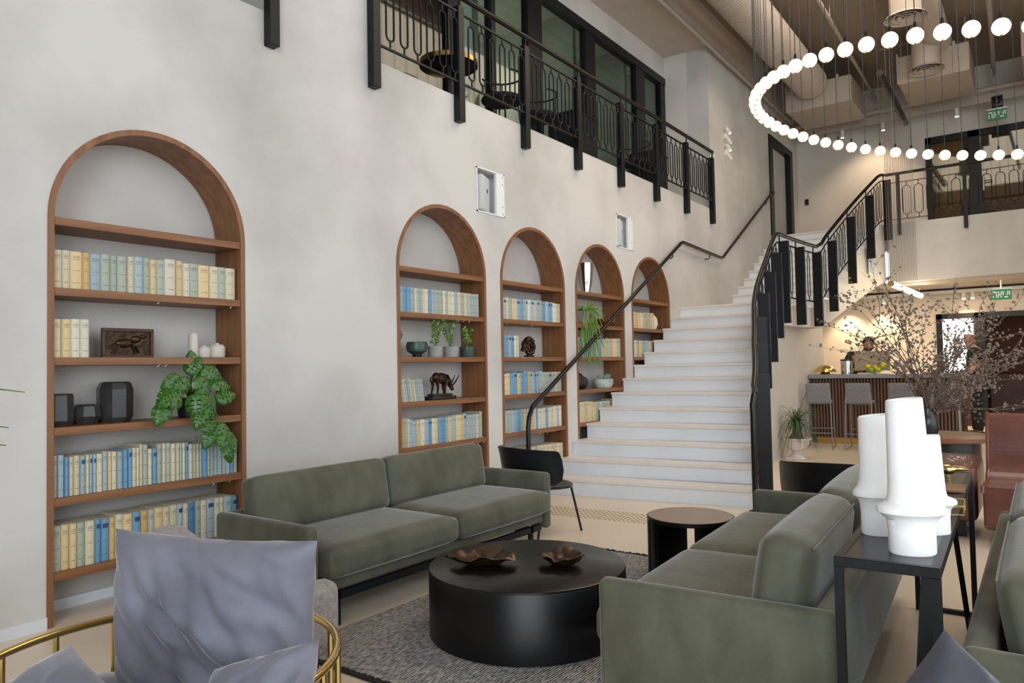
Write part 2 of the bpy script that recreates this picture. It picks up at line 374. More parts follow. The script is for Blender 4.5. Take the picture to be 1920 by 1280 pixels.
# upper side door in the left wall
d = thing('door_1', 'tall black-framed door in the left wall at the top of the stairs', 'door', (0, 14.4, ZB)); struct(d)
b = B(); b.box(-.14, .03, 0, .2, 0, 2.0); b.box(-.14, .03, 1.4, 1.6, 0, 2.0); b.box(-.14, .03, .2, 1.4, 1.86, 2.0); b.ob('door_frame', 'black_metal', d)
b = B(); b.box(-.12, -.08, .2, 1.4, 0, 1.86); b.ob('door_leaf', 'plaster_niche', d)
b = B(); b.cyl((-.08, .34, .95), (-.03, .34, .95), .015); b.box(-.04, -.02, .3, .44, .94, .96); b.ob('handle', 'steel', d)
# gallery door: glazed, black frame, warm room behind
d = thing('door_2', 'black framed glass doors at the back of the upper gallery', 'door', (2.45, YB, ZB)); struct(d)
W_ = 3.15; H_ = 1.92
b = B(); b.box(0, .1, -.04, .06, 0, H_); b.box(.72, .92, -.04, .06, 0, H_); b.box(W_-.1, W_, -.04, .06, 0, H_); b.box(2.2, 2.3, -.04, .06, 0, H_); b.box(0, W_, -.04, .06, H_-.12, H_); b.ob('door_frame', 'black_metal', d)
for x0, x1 in ((.1, .72), (.92, 2.2), (2.3, 3.05)):
    b = B(); b.box(x0, x1, 0, .015, 0, H_-.12); b.ob('pane', 'pane_glass', d)
b = B(); b.box(.93, .96, -.1, -.04, .72, 1.0); b.cyl((.95, -.1, .9), (1.09, -.1, .9), .012); b.ob('handle', 'steel', d)
b = B(); b.box(2.2, 6.2, YB+3, YB+3.1, ZB, 6.2); b.box(2.2, 6.2, YB+.2, YB+3, ZB-.1, ZB); b.box(2.2, 2.3, YB+.2, YB+3, ZB, 6.2); b.box(2.2, 6.2, YB+.2, YB+3, 6.1, 6.2); struct(b.ob('wall_gallery_room', 'interior_brown'), 'brown walls of the room behind the gallery doors')
b = B(); b.poly([(2.5, YB+.6, ZB+.2), (3.3, YB+.6, ZB+.45), (2.95, YB+.6, ZB+2.1), (2.5, YB+.6, ZB+2.0)], (0, .06, 0)); tag(b.ob('slanted_timber_panel', 'orange_wood'), 'slanted orange timber panel for the lit ceiling behind the gallery glass', 'panel')  # upright slab standing for a lit, slanted wooden ceiling panel
b = B(); b.box(3.0, 3.6, YB+.35, YB+.8, ZB, ZB+.42, bev=.08); b.box(3.0, 3.15, YB+.35, YB+.8, ZB+.4, ZB+.6, bev=.05); tag(b.ob('lounge_chair', 'black_cloth'), 'dark lounge chair behind the gallery glass doors', 'chair')
# lower back door
d = thing('door_3', 'dark wide doorway behind the dry branches', 'door', (2.52, YB, 0)); struct(d)
b = B(); b.box(0, .1, -.04, .1, 0, 2.17); b.box(.62, .8, -.04, .1, 0, 2.17); b.box(2.58, 2.68, -.04, .1, 0, 2.17); b.box(0, 2.68, -.04, .1, 2.07, 2.17); b.ob('door_frame', 'black_metal', d)
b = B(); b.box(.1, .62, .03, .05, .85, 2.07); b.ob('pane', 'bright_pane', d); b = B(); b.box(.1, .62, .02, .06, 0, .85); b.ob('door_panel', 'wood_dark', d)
b = B(); b.box(2.3, 7, YB+4, YB+4.1, 0, 2.6); b.box(2.3, 7, YB+.2, YB+4, 2.5, 2.6); b.box(2.3, 2.4, YB+.2, YB+4, 0, 2.6); b.box(6.9, 7, YB+.2, YB+4, 0, 2.6); struct(b.ob('wall_back_room', 'interior_brown'), 'brown walls of the room through the lower doorway')
b = B(); b.box(3.2, 6, YB+3, YB+3.8, 0, .95, bev=.03); tag(b.ob('planter_bench', 'wood_dark'), 'dark timber bench in the room through the lower doorway', 'bench')
b = B(); b.box(3.7, 4.5, YB+1.9, YB+1.96, 2.28, 2.31); tag(b.ob('linear_lamp', 'led_strip'), 'thin lit ceiling strip in the room through the lower doorway', 'lamp')
# balcony windows
d = thing('window_1', 'black framed glazing of the rooms behind the balcony', 'window', (-.78, 0, ZB)); struct(d)
HH = 2.29; mull = [(3.6, 4.5), (5.75, 5.95), (6.5, 6.58), (7.24, 7.55), (8.64, 8.9), (10.18, 10.48), (11.08, 11.25)]
for y0, y1 in mull:
    b = B(); b.box(-.06, .04, y0, y1, 0, HH); b.ob('mullion', 'black_metal', d)
b = B(); b.box(-.06, .05, -4, 11.25, HH-.12, HH); b.ob('head_rail', 'black_metal', d); b = B(); b.box(-.06, .05, 3.6, 11.25, 0, .1); b.ob('sill_rail', 'black_metal', d)
for (a0, a1), (c0, c1) in zip(mull, mull[1:]):
    b = B(); b.box(-.02, -.005, a1, c0, .1, HH-.12); b.ob('pane', 'pane_glass', d)
b = B(); b.box(-3.6, -3.5, -1, 11.4, ZB, 6.4); b.box(-3.5, -.95, 11.3, 11.4, ZB, 6.4); b.box(-3.5, -.9, 3.0, 3.1, ZB, 6.4)
for y in (6.55, 8.77, 10.33): b.box(-3.5, -1.0, y-.04, y+.04, ZB, 6.4)
struct(b.ob('wall_office', 'interior_green'), 'grey green office walls behind the balcony glazing')
b = B(); b.box(-1.06, -1.02, 6.2, 6.5, ZB+.1, 6.0); tag(b.ob('window_blind', 'blind'), 'white blind behind the narrow balcony pane', 'blind')
b = B(); b.box(-1.1, -1.02, 4.5, 5.9, ZB, 6.2); tag(b.ob('office_curtain', 'wood_dark'), 'dark brown curtain behind the first balcony pane', 'curtain')
b = B(); b.box(-3.5, -.95, 3.1, 11.3, 6.3, 6.38); struct(b.ob('ceiling_office', 'interior_green'), 'office ceiling behind the balcony glazing')
for y in (7.5, 8.2, 9.6, 10.8):
    l = bpy.data.lights.new('office_fill', 'POINT'); l.energy = 17; l.shadow_soft_size = .25; l.color = (1, .98, .92); o = bpy.data.objects.new('office_fill', l); COL.objects.link(o); o.location = (-2.3, y, 5.2)  # unseen point lights added so the rooms look brighter through the panes
# ------------------------------------------------------------------ arched bookcases
ARNAME = ['large first arch nearest the camera', 'second arch behind the sofa', 'third arch', 'fourth arch beside the stairs', 'fifth arch farthest back']
SHZ = [2.145, 1.77, 1.40, 1.03, .66, .275]
def arch_frame():
    b = B(); T = .032; n = 32; W = AW/2; D = ND
    prof = [(-W, 0)]+[(-W*cos(PI*i/n), ZS+W*sin(PI*i/n)) for i in range(n+1)]+[(W, 0)]
    inn = [(-W+T, 0)]+[(-(W-T)*cos(PI*i/n), ZS+(W-T)*sin(PI*i/n)) for i in range(n+1)]+[(W-T, 0)]
    for (p, q), (pi_, qi) in zip(zip(prof, prof[1:]), zip(inn, inn[1:])):
        fr = lambda a, x: (x, a[0], a[1])
        b.poly([fr(p, .006), fr(q, .006), fr(qi, .006), fr(pi_, .006)]); b.poly([fr(pi_, .006), fr(qi, .006), fr(qi, -D), fr(pi_, -D)]); b.poly([fr(p, .006), fr(q, .006), fr(q, -D), fr(p, -D)])
    bmesh.ops.remove_doubles(b.bm, verts=b.bm.verts, dist=1e-5); return b.mesh('arch_frame', 'wood', True)
AF = arch_frame()
b = B(); W = AW/2-.034; b.box(-ND, .003, -W, W, -.043, 0, bev=.002, seg=1); SHM = b.mesh('shelf', 'wood_shelf')
b = B(); n = 32; b.poly([(-ND-.01, -AW/2, 0)]+[(-ND-.01, -AW/2*cos(PI*i/n), ZS+AW/2*sin(PI*i/n)) for i in range(n+1)]+[(-ND-.01, AW/2, 0)], (-.04, 0, 0)); BKM = b.mesh('back_panel', 'plaster_niche')
b = B(); b.box(-ND-.01, -ND+.004, -W, W, 0, .06); KPM = b.mesh('kick_board', 'skirting')
for i, c in enumerate(ARCH):
    t = thing('arched_bookcase', 'walnut lined arched bookcase niche, '+['large leftmost one nearest the camera', 'second one behind the sofa, with bronze animal', 'third one with the ammonite', 'fourth one with hanging plant', 'fifth and farthest one half hidden by stairs'][i], 'bookcase', (0, c, 0), 0, 'arched bookcases')
    link('arch_frame', AF, t); link('back_panel', BKM, t); link('kick_board', KPM, t)
    for z in SHZ:
        s = link('shelf', SHM, t); s.location.z = z
# books
PAL = {'cream': '#cfc8ad', 'yellowed': '#d6c193', 'tan': '#cfae74', 'grey green': '#a9b2a6', 'pale blue': '#9fb4bf', 'blue': '#6c9cc0', 'deep blue': '#4f82b0', 'ivory': '#d9d4c4'}
def book_mesh(round_=True):
    b = B(); T = .06; n = 4   # unit book: depth along -X from the spine at x=0, width along Y 0..1, height 0..1
    out = [(-.98, 0), (-.06, 0)]+[(-.06+.06*sin(PI*i/(n*1.)), .5-.5*cos(PI*i/n)) for i in range(1, n)]+[(-.06, 1), (-.98, 1)]
    b.poly([(x, y, 0) for x, y in out], (0, 0, 1)); return b.mesh('book', 'book_cover')
BKME = book_mesh()
b = B(); b.box(-.985, -.08, .1, .9, .02, 1.006); PGME = b.mesh('pages', 'paper')
b = B(); b.tube([(.004, .5, .0), (.014, .5, -.0), (.017, .5, -.012), (.016, .53, -.035), (.012, .51, -.055)], .0028, n=4); RBME = b.mesh('ribbon', 'ribbon')
b = B(); b.box(.0, .0015, .2, .8, .80, .90); STME = b.mesh('title_stamp', 'book_cover')
def book(y, z, wd, h, dep, col, label, group, x=-.02, pages=True, tilt=0, stamp=False, ribbon=False):
    o = link('book', BKME); tag(o, label, 'book', group); c = rgb(PAL[col]); j = random.uniform(.9, 1.08); o.color = (c[0]*j, c[1]*j, c[2]*j, 1)
    o.location = (x, y, z+.0005); o.scale = (dep, wd, h); o.rotation_euler = (tilt, 0, 0)
    if pages: link('pages', PGME, o)
    if stamp:
        s = link('title_stamp', STME, o); s.location.x = .002; k = rgb('#2f4a7a'); s.color = k
    if ribbon:
        r = link('ribbon', RBME, o); r.scale = (1/dep, 1/wd, 1/h); r.location = (0.0, 0, 0)
    return o
def row(ai, z, y0, y1, n, cols, rowname, h=(.20, .225), dep=.19, pages=True, wvar=.35, tilt=0, stamp=0, rib=.0, x=-.025):
    ws = [random.uniform(1-wvar, 1+wvar) for _ in range(n)]; k = (y1-y0)/sum(ws); y = y0
    hh = random.uniform(*h)
    for i, wd in enumerate(ws):
        col = cols[i] if i < len(cols) and len(cols) >= n else random.choice(cols); wd *= k
        if random.random() < .3: hh = random.uniform(*h)
        book(y, z, wd-.0012, hh+random.uniform(-.003, .003), dep+random.uniform(-.012, .01), col, f'{col} book, {ordinal(i+1)} from left {rowname}', rowname.replace('in ', 'books in ', 1), x=x-random.uniform(0, .008), pages=pages, tilt=tilt, stamp=random.random() < stamp and 'blue' in col, ribbon=random.random() < rib)
        y += wd
L0, R0 = -AW/2+.036, AW/2-.036
c = ARCH[0]; C3 = ['cream', 'yellowed', 'grey green', 'ivory', 'tan', 'grey green', 'cream']; CB = ['grey green', 'pale blue', 'cream', 'blue', 'yellowed', 'pale blue', 'cream', 'grey green']
row(0, 1.77, c+L0, c+R0-.004, 21, ['cream', 'cream', 'yellowed', 'tan', 'pale blue', 'grey green', 'grey green', 'grey green', 'cream', 'pale blue', 'grey green', 'yellowed', 'grey green', 'ivory', 'yellowed', 'ivory', 'grey green', 'yellowed', 'cream', 'grey green', 'cream'], 'in upper row of nearest arch', h=(.205, .22), rib=.12)
row(0, 1.40, c+L0, c+L0+.19, 4, ['cream', 'yellowed', 'ivory', 'ivory'], 'in short row beside relief, nearest arch', h=(.205, .208), wvar=.05, rib=.3)
row(0, .66, c+L0, c+R0-.004, 43, CB+['cream', 'grey green', 'cream'], 'in fifth-shelf row of nearest arch', h=(.205, .235), stamp=.7, rib=.06)
row(0, .275, c+L0, c+R0-.004, 26, ['grey green', 'yellowed', 'yellowed', 'grey green', 'cream', 'blue', 'blue', 'tan', 'cream', 'yellowed', 'blue', 'tan', 'grey green', 'yellowed', 'cream', 'cream', 'pale blue', 'cream', 'deep blue', 'grey green', 'ivory', 'pale blue', 'ivory', 'cream', 'pale blue', 'blue'], 'in bottom row of nearest arch', h=(.225, .25), stamp=.8, rib=.05)
c = ARCH[1]; CM = ['pale blue', 'blue', 'cream', 'grey green', 'yellowed', 'ivory', 'pale blue']
row(1, 1.77, c+L0, c+R0-.03, 26, ['pale blue', 'pale blue', 'blue', 'blue', 'pale blue', 'cream', 'pale blue', 'grey green', 'cream', 'ivory', 'blue', 'pale blue', 'grey green', 'grey green', 'ivory', 'grey green', 'cream', 'ivory', 'pale blue', 'cream', 'grey green', 'cream', 'grey green', 'pale blue', 'pale blue', 'grey green'], 'in upper row of second arch', h=(.205, .225), rib=.15)
row(1, 1.03, c+L0+.02, c+L0+.32, 12, ['grey green', 'pale blue', 'cream', 'grey green', 'pale blue'], 'in leaning row beside bronze animal', h=(.185, .2), tilt=.16, wvar=.2)
row(1, .66, c+L0, c+R0-.01, 26, CM+['tan'], 'in fifth-shelf row of second arch', h=(.205, .24), rib=.12, stamp=.3)
row(1, .275, c+.1, c+R0-.01, 10, ['tan', 'yellowed', 'cream'], 'in bottom row of second arch', h=(.2, .23))
c = ARCH[2]
row(2, 1.77, c+L0, c+R0-.01, 22, CM+['blue', 'blue'], 'in upper row of third arch', h=(.205, .22), stamp=.5, rib=.08)
row(2, 1.40, c+L0, c+L0+.30, 7, ['pale blue', 'blue', 'blue', 'pale blue', 'blue', 'ivory', 'cream'], 'in short row beside the ammonite', h=(.205, .212), stamp=.5)
row(2, 1.03, c+L0, c+R0-.01, 22, ['cream', 'ivory', 'yellowed', 'blue', 'blue', 'yellowed', 'blue', 'blue', 'tan', 'pale blue', 'pale blue', 'blue', 'pale blue', 'grey green', 'pale blue', 'grey green', 'grey green', 'pale blue', 'grey green', 'ivory', 'grey green', 'pale blue'], 'in fourth-shelf row of third arch', h=(.205, .225), stamp=.3, rib=.04)
row(2, .66, c+L0, c+R0-.01, 22, CM+['pale blue', 'blue'], 'in fifth-shelf row of third arch', h=(.205, .23), rib=.14)
row(2, .275, c-.1, c+R0-.01, 14, ['cream', 'yellowed', 'ivory', 'pale blue'], 'in bottom row of third arch', h=(.2, .23))
c = ARCH[3]
row(3, 1.40, c+L0, c+R0-.01, 20, CM+['tan', 'blue'], 'in middle row of fourth arch', h=(.205, .23), pages=False, rib=.08)
row(3, .66, c+L0, c+R0-.15, 14, ['grey green', 'cream', 'grey green', 'tan', 'pale blue', 'yellowed'], 'in lower row of fourth arch', h=(.205, .235), pages=False)
c = ARCH[4]
row(4, 1.77, c+L0, c+.15, 10, ['grey green', 'yellowed', 'ivory', 'cream', 'tan'], 'in upper row of farthest arch', h=(.2, .22), pages=False)
row(4, 1.40, c+L0, c+.1, 9, ['grey green', 'yellowed', 'pale blue', 'cream'], 'in lower row of farthest arch', h=(.2, .225), pages=False)
# ------------------------------------------------------------------ staircase
railx = spline([(6.3, 2.17), (6.6, 2.08), (7.3, 1.87), (8.2, 1.61), (9.0, 1.49), (9.8, 1.41), (10.6, 1.43), (11.66, 1.54), (13.2, 1.72), (14.75, 1.98)])
def xr(y): return railx(y)-.06
RI2 = (ZB-13*RI)/10; ZL = 13*RI
yL = lambda k: 5.952+.3015*k if k <= 13 else 11.80+.30*(k-14)
yR = lambda k: 6.55+.271*(k-1) if k <= 13 else 11.80+.30*(k-14)
zk = lambda k: RI*k if k <= 13 else ZL+RI2*(k-13)
def zn(y):
    if y < 9.8: return max(.1, RI*(1+(y-6.55)/.271))
    if y < 11.6: return ZL
    return min(ZB, ZL+RI2*(1+(y-11.8)/.30)) if y > 11.65 else ZL
def zlow(y):
    if y <= 8.95: return 0
    if y < 9.7: return 1.25+(y-8.95)/.75*.55
    if y <= 11.8: return 1.80
    return 1.80+(y-11.8)/2.9*.92
ST = thing('staircase', 'wide white staircase curving up along the plaster wall', 'staircase', (0, 6.25, 0)); OFF = Matrix.Translation((0, -6.25, 0))
for k in range(1, 24):
    a, c = yL(k), yR(k); nx = k+1
    a2, c2 = (yL(nx), yR(nx)) if nx <= 23 else (14.75, 14.75)
    if k == 13: a2 = c2 = 11.82
    z = zk(k)
    def ring(o, n=6): return [(0.0, a+o, z)]+[(xr(c+o+(c2-c)*i/n)+.012, c+o+(c2-c)*i/n, z) for i in range(n+1)]+[(0.0, a2+.03, z)]
    b = B(); p = ring(0); b.poly(p, (0, 0, -.026)); b.xf(OFF).ob('tread', 'tread_stone' if k <= 23 else 'stair_white', ST)
    zr = zk(k-1); b = B(); b.poly([(0, a+.022, zr), (xr(c), c+.022, zr), (xr(c), c+.022, z-.026), (0, a+.022, z-.026)], (0, .02, 0)); b.xf(OFF).ob('riser', 'stair_white', ST)
    # flank below this step, following the curve of the stair
    b = B(); n = 8 if k == 13 else 4
    ys = [c+.02+(c2-c)*i/n for i in range(n+1)]
    for u, v in zip(ys, ys[1:]):
        b.poly([(xr(u), u, zlow(u)), (xr(v), v, zlow(v)), (xr(v), v, z-.026), (xr(u), u, z-.026)])
        if u > 8.9: b.poly([(0, u, zlow(u)), (0, v, zlow(v)), (xr(v), v, zlow(v)), (xr(u), u, zlow(u))])
    b.xf(OFF).ob('flank_panel', 'plaster_end', ST)
b = B(); pl = [(xr(8.9)-.01, 8.7), (1.30, 9.9), (1.14, 12.2), (1.15, 13.25), (0, 13.25)]
for (x0, y0), (x1, y1) in zip(pl, pl[1:]): b.poly([(x0, y0, 0), (x1, y1, 0), (x1, y1, 2.3 if y1 > 13 else 1.85), (x0, y0, 2.3 if y0 > 13 else 1.85)])
struct(b.ob('wall_under_stair', 'plaster_end'), 'plaster wall below the stair landing')
# dark metal railing with flat posts and long oval loops
def stadium(wd, h, slope=0, r=.007, n=6, stem=.06):
    b = B(); R_ = wd/2; pts = []
    for i in range(n+1): t = PI*i/n; pts.append((R_*cos(t), 0, h/2-R_+R_*sin(t)))
    for i in range(n+1): t = PI+PI*i/n; pts.append((R_*cos(t), 0, -h/2+R_+R_*sin(t)))
    b.tube(pts, r, n=6, closed=True); b.cyl((0, 0, h/2), (0, 0, h/2+stem), r, n=6, caps=False); b.cyl((0, 0, -h/2), (0, 0, -h/2-stem), r, n=6, caps=False)
    for v in b.bm.verts: v.co.z += slope*v.co.x
    return b.mesh('oval_loop', 'rail_metal', True)
SR = thing('stair_railing', 'black metal stair railing with flat posts and oval loops', 'railing', (2.1, 6.4, 0)); SO = Matrix.Translation((-2.1, -6.4, 0))
def P3(y, h): return Vector((railx(y), y, zn(y)+h))
ys = [6.42+.06*i for i in range(int((14.68-6.42)/.06)+1)]
def smooth_z(y, h): return Vector((railx(y), y, sum(zn(y+d) for d in (-.15, -.08, 0, .08, .15))/5+h))
b = B(); top = [smooth_z(y, .90) for y in ys]; top = [Vector((2.13, 6.40, 0)), Vector((2.13, 6.40, .6)), Vector((2.13, 6.405, .85)), Vector((2.125, 6.41, .93))]+top
b.tube(top, .026, n=10); b.xf(SO).ob('handrail', 'handrail', SR, True)
b = B(); b.cyl((2.13, 6.40, 0), (2.13, 6.40, .012), .055, n=16); b.xf(SO).ob('base_plate', 'rail_metal', SR)
b = B(); b.tube([smooth_z(y, .79) for y in ys[2:]], .011, n=6); b.xf(SO).ob('upper_bar', 'rail_metal', SR)
b = B(); b.tube([smooth_z(y, .07) for y in ys[2:]], .011, n=6); b.xf(SO).ob('lower_bar', 'rail_metal', SR)
posts = [6.95, 7.45, 7.95, 8.45, 8.95, 9.45, 9.9, 10.6, 11.3, 11.95, 12.85, 13.75, 14.6]
def tang(y): return math.atan2(1, (railx(y+.05)-railx(y-.05))/.1)
b = B(); b.box(-.02, .02, -.12, .012, -.30, .79, bev=.004, seg=1); b.cyl((0, 0, .79), (0, 0, .9), .01, n=6); PM = b.mesh('post', 'rail_metal')
for y in posts:
    o = link('post', PM, SR); put(o, railx(y)-2.1+.01, y-6.4, zn(y), tang(y))
lm = {0: stadium(.085, .60), 1: stadium(.085, .60, .53), 2: stadium(.085, .60, .545)}
for p0, p1 in zip([6.45]+posts, posts):
    n = max(1, round((p1-p0)/.17)-1) if p0 < 11.5 else 5
    for i in range(n):
        y = p0+(p1-p0)*(i+1)/(n+1); o = link('oval_loop', lm[1 if y < 9.75 else (0 if y < 11.6 else 2)], SR); v = smooth_z(y, .43); put(o, v.x-2.1, v.y-6.4, v.z, tang(y))
# balcony railing
BR = thing('balcony_railing', 'black balcony railing above the arches with posts and oval loops', 'railing', (.055, 3.95, ZB)); BO = Matrix.Translation((-.055, -3.95, -ZB))
b = B(); b.tube([(.055, 3.93, 4.655), (.055, 11.21, 4.655)], .026, n=10); b.xf(BO).ob('handrail', 'handrail', BR, True)
for z, nm in ((4.50, 'upper_bar'), (3.86, 'lower_bar')):
    b = B(); b.box(.045, .065, 3.95, 11.2, z-.008, z+.008); b.xf(BO).ob(nm, 'rail_metal', BR)
b = B(); b.box(.002, .075, -.04, .04, 3.51, 4.56, bev=.004, seg=1); b.cyl((.055, 0, 4.56), (.055, 0, 4.65), .011, n=6); b.xf(Matrix.Translation((-.055, 0, -ZB))); PM2 = b.mesh('post', 'rail_metal')
bl = stadium(.085, .50, r=.0085)
py = [3.951+i*1.0344 for i in range(8)]
for i, y in enumerate(py):
    o = link('post', PM2, BR); o.location = (0, y-3.95, 0)
    if i < 7:
        for j in range(6): q = link('oval_loop', bl, BR); put(q, 0, y-3.95+.04+(1.0344)*(j+.75)/6.5, 4.18-ZB, PI/2)
b = thing('balcony_railing', 'black balcony railing end post left of the plaster pier, top edge', 'railing', (.055, 3.01, ZB))
link('post', PM2, b); q = B(); q.box(-.01, .01, -3, 0, .74, .76); q.box(-.01, .01, -3, 0, .1, .116); q.ob('bar', 'rail_metal', b)
# gallery railing
GR = thing('gallery_railing', 'thin black railing along the upper gallery edge', 'railing', (2.0, 14.68, ZB))
b = B(); b.tube([(-.02, 0, .90), (4.5, 0, .90)], .026, n=10); b.ob('handrail', 'handrail', GR, True)
for z, nm in ((.74, 'upper_bar'), (.07, 'lower_bar')):
    b = B(); b.box(0, 4.5, -.006, .006, z-.006, z+.006); b.ob(nm, 'rail_metal', GR)
gl = stadium(.13, .52, r=.0065, stem=.07)
b = B(); b.box(-.03, .03, -.014, .0, -.22, .9); PM3 = b.mesh('post', 'rail_metal')
for i in range(5):
    o = link('post', PM3, GR); o.location = (.19+1.02*i, -.01, 0)
    for j in range(5): q = link('oval_loop', gl, GR); q.location = (.19+1.02*i+.13+.19*j, 0, .405)
# wall handrail
HR = thing('wall_handrail', 'black tubular handrail fixed to the plaster wall', 'handrail', (.08, 5.9, 0)); HO = Matrix.Translation((-.08, -5.9, 0))
hp = [(.08, 5.90, 0.0), (.08, 5.90, .70), (.08, 5.92, .80), (.08, 5.98, .90), (.08, 9.80, 3.02), (.08, 9.86, 3.04), (.08, 11.38, 2.985), (.08, 11.48, 3.0), (.08, 14.33, 4.59), (.08, 14.40, 4.58), (.02, 14.42, 4.56)]
b = B(); b.tube(hp, .024, n=10); b.xf(HO).ob('rail', 'handrail', HR, True)
for y in (7.4, 9.5, 10.9, 12.3, 13.9):
    z = lerp([(5.98, .9), (9.8, 3.02), (11.38, 2.985), (14.33, 4.59)], y)
    b = B(); b.tube([(.08, y, z-.02), (.08, y, z-.06), (.06, y, z-.08), (.0, y, z-.08)], .008, n=6); b.xf(HO).ob('bracket', 'rail_metal', HR)
# tactile studs in the floor in front of the stair
b = B()
for i in range(40):
    for j in range(7):
        x = .45+i*.044; y = 5.35+j*.055+.10*x
        b.box(x-.012, x+.012, y-.004, y+.004, 0, .003)
tag(b.ob('tactile_studs', 'stud'), 'rows of tiny brass tactile dashes in the floor before the stairs', 'floor studs', kind='stuff')
# wall speakers in white recessed boxes
for i, y in enumerate((5.25, 8.0)):
    t = thing('wall_speaker', 'white loudspeaker recessed in a box '+('between second and third arch' if i == 0 else 'above the fourth and fifth arches'), 'speaker', (0, y, 2.755), 0, 'recessed wall speakers')
    b = B(); b.box(-.3, -.28, 0, .43, 0, .42); b.box(-.3, .008, 0, .012, 0, .42); b.box(-.3, .008, .418, .43, 0, .42); b.box(-.3, .008, 0, .43, 0, .012); b.box(-.3, .008, 0, .43, .408, .42)
    for yy in (.39,): b.box(-.02, .006, .3, .43, 0, .42)
    b.ob('box', 'white_plastic', t)
    b = B(); b.box(-.02, .05, .03, .27, .02, .36, bev=.02, M=TR(0, 0, 0, .35)); b.ob('cabinet', 'speaker_grey', t, True)
    b = B(); b.box(.05, .053, .16, .185, .2, .235, M=TR(0, 0, 0, .35)); b.ob('badge', 'black_plastic', t)
    for yy, zz in ((.40, .03), (.40, .1), (.40, .32), (.40, .39)):
        b = B(); b.cyl((.006, yy, zz), (.009, yy, zz), .006, n=8); b.ob('screw', 'steel', t)
t = thing('wall_speaker', 'white loudspeaker recessed in the stair flank beside the string curtain', 'speaker', (railx(13.9)-.02, 13.7, 2.78), 0, 'recessed wall speakers')
b = B(); b.box(0, .012, .1, .75, 0, .42); b.ob('box', 'white_plastic', t); b = B(); b.box(0.01, .09, .16, .5, .03, .38, bev=.02); b.ob('cabinet', 'speaker_grey', t, True); b = B(); b.box(.088, .092, .3, .33, .2, .23); b.ob('badge', 'black_plastic', t)
# wall spot lights on the plaster wall
for i, z in enumerate((5.19, 5.03, 4.90, 4.76)):
    t = thing('wall_spot', 'small white spotlight on the wall strip, '+['topmost of four', 'second from top', 'third from top', 'lowest of four'][i], 'spotlight', (0, 11.93, z), 0, 'wall spots beside the balcony')
    dy = .09 if i % 2 else .05
    b = B(); b.cyl((.0, 0, .03), (.05, 0, .02), .01, n=8); b.cyl((.05, -.04, .035), (.07, dy, -.03), .03, n=14); b.ob('body', 'white_plastic', t, True)
    b = B(); b.ball((.075, dy+.005, -.035), .022, 10, 6); b.ob('lens', 'spot_glow' if i in (0, 2) else 'white_plastic', t, True)
# string curtain in front of the gallery edge
t = thing('string_curtain', 'curtain of thin vertical strings hanging beside the gallery', 'curtain', (2.02, 14.45, 2.68))
b = B(); b.cyl((0, 0, 0), (0, 0, 4.2), .004, n=4, caps=False); SM = b.mesh('string', 'wire')
for i in range(20): o = link('string', SM, t); o.location = (.023*i, .02*(i % 2), 0)
b = B(); b.box(-.02, .48, -.02, .04, 4.19, 4.22); b.ob('top_track', 'tray_metal', t)
# ------------------------------------------------------------------ sofas
SL, SD, ZA = 2.18, .80, .535
def sofa(label, x, y, rz):
    t = thing('sofa', label, 'sofa', (x, y, 0), rz, 'green velvet sofas')
    b = B(); b.box(.06, SL-.06, .03, SD-.05, .18, .262, bev=.02); b.ob('base_rail', 'green_velvet', t, True)
    b = B(); b.box(.1, SL-.1, .03, .06, .13, .17); b.box(.1, SL-.1, SD-.16, SD-.13, .13, .17); b.box(.2, .23, .03, SD-.13, .13, .17); b.box(SL-.23, SL-.2, .03, SD-.13, .13, .17); b.ob('under_frame', 'black_metal', t)
    for xx in (0, SL-.075):
        b = B(); b.box(xx, xx+.075, .0, SD, .135, ZA, bev=.028, seg=3); b.ob('arm', 'green_velvet', t, True)
    b = B(); b.box(.02, SL-.02, SD-.075, SD, .135, ZA-.004, bev=.028, seg=3); b.ob('back_panel', 'green_velvet', t, True)
    cw = (SL-.16)/2
    for i in range(2):
        o = cushion(cw, SD-.09, .155, r=.05, puff=.012).ob('seat_cushion', 'green_velvet', t, True); put(o, .08+cw*(i+.5), (SD-.09)/2-.065, .26)
    for i in range(2):
        bb = cushion(cw-.01, .155, .335, r=.05, puff=.03, axis=1); o = bb.ob('back_cushion', 'green_velvet', t, True); put(o, .08+cw*(i+.5), SD-.215, .395, 0, -.16)
        s = B(); s.tube([(-cw/2+.06, .082, .315), (cw/2-.06, .082, .315)], .0035, n=5); s.ob('seam', 'green_velvet', o)
    for xx in (.215, SL-.215):
        for yy in (.045, SD-.145):
            b = B(); b.box(xx-.014, xx+.014, yy-.014, yy+.014, 0.0, .135); b.ob('leg', 'black_metal', t)
    return t
sofa('olive green velvet sofa against the wall under the arches', 1.27, 2.30, PI/2)
sofa('green velvet sofa facing the drum table, its back to the black console', 2.745, 4.50, -PI/2+.055)
sofa('green velvet sofa at right edge, back turned to the black console', 4.79, 2.27, PI/2)
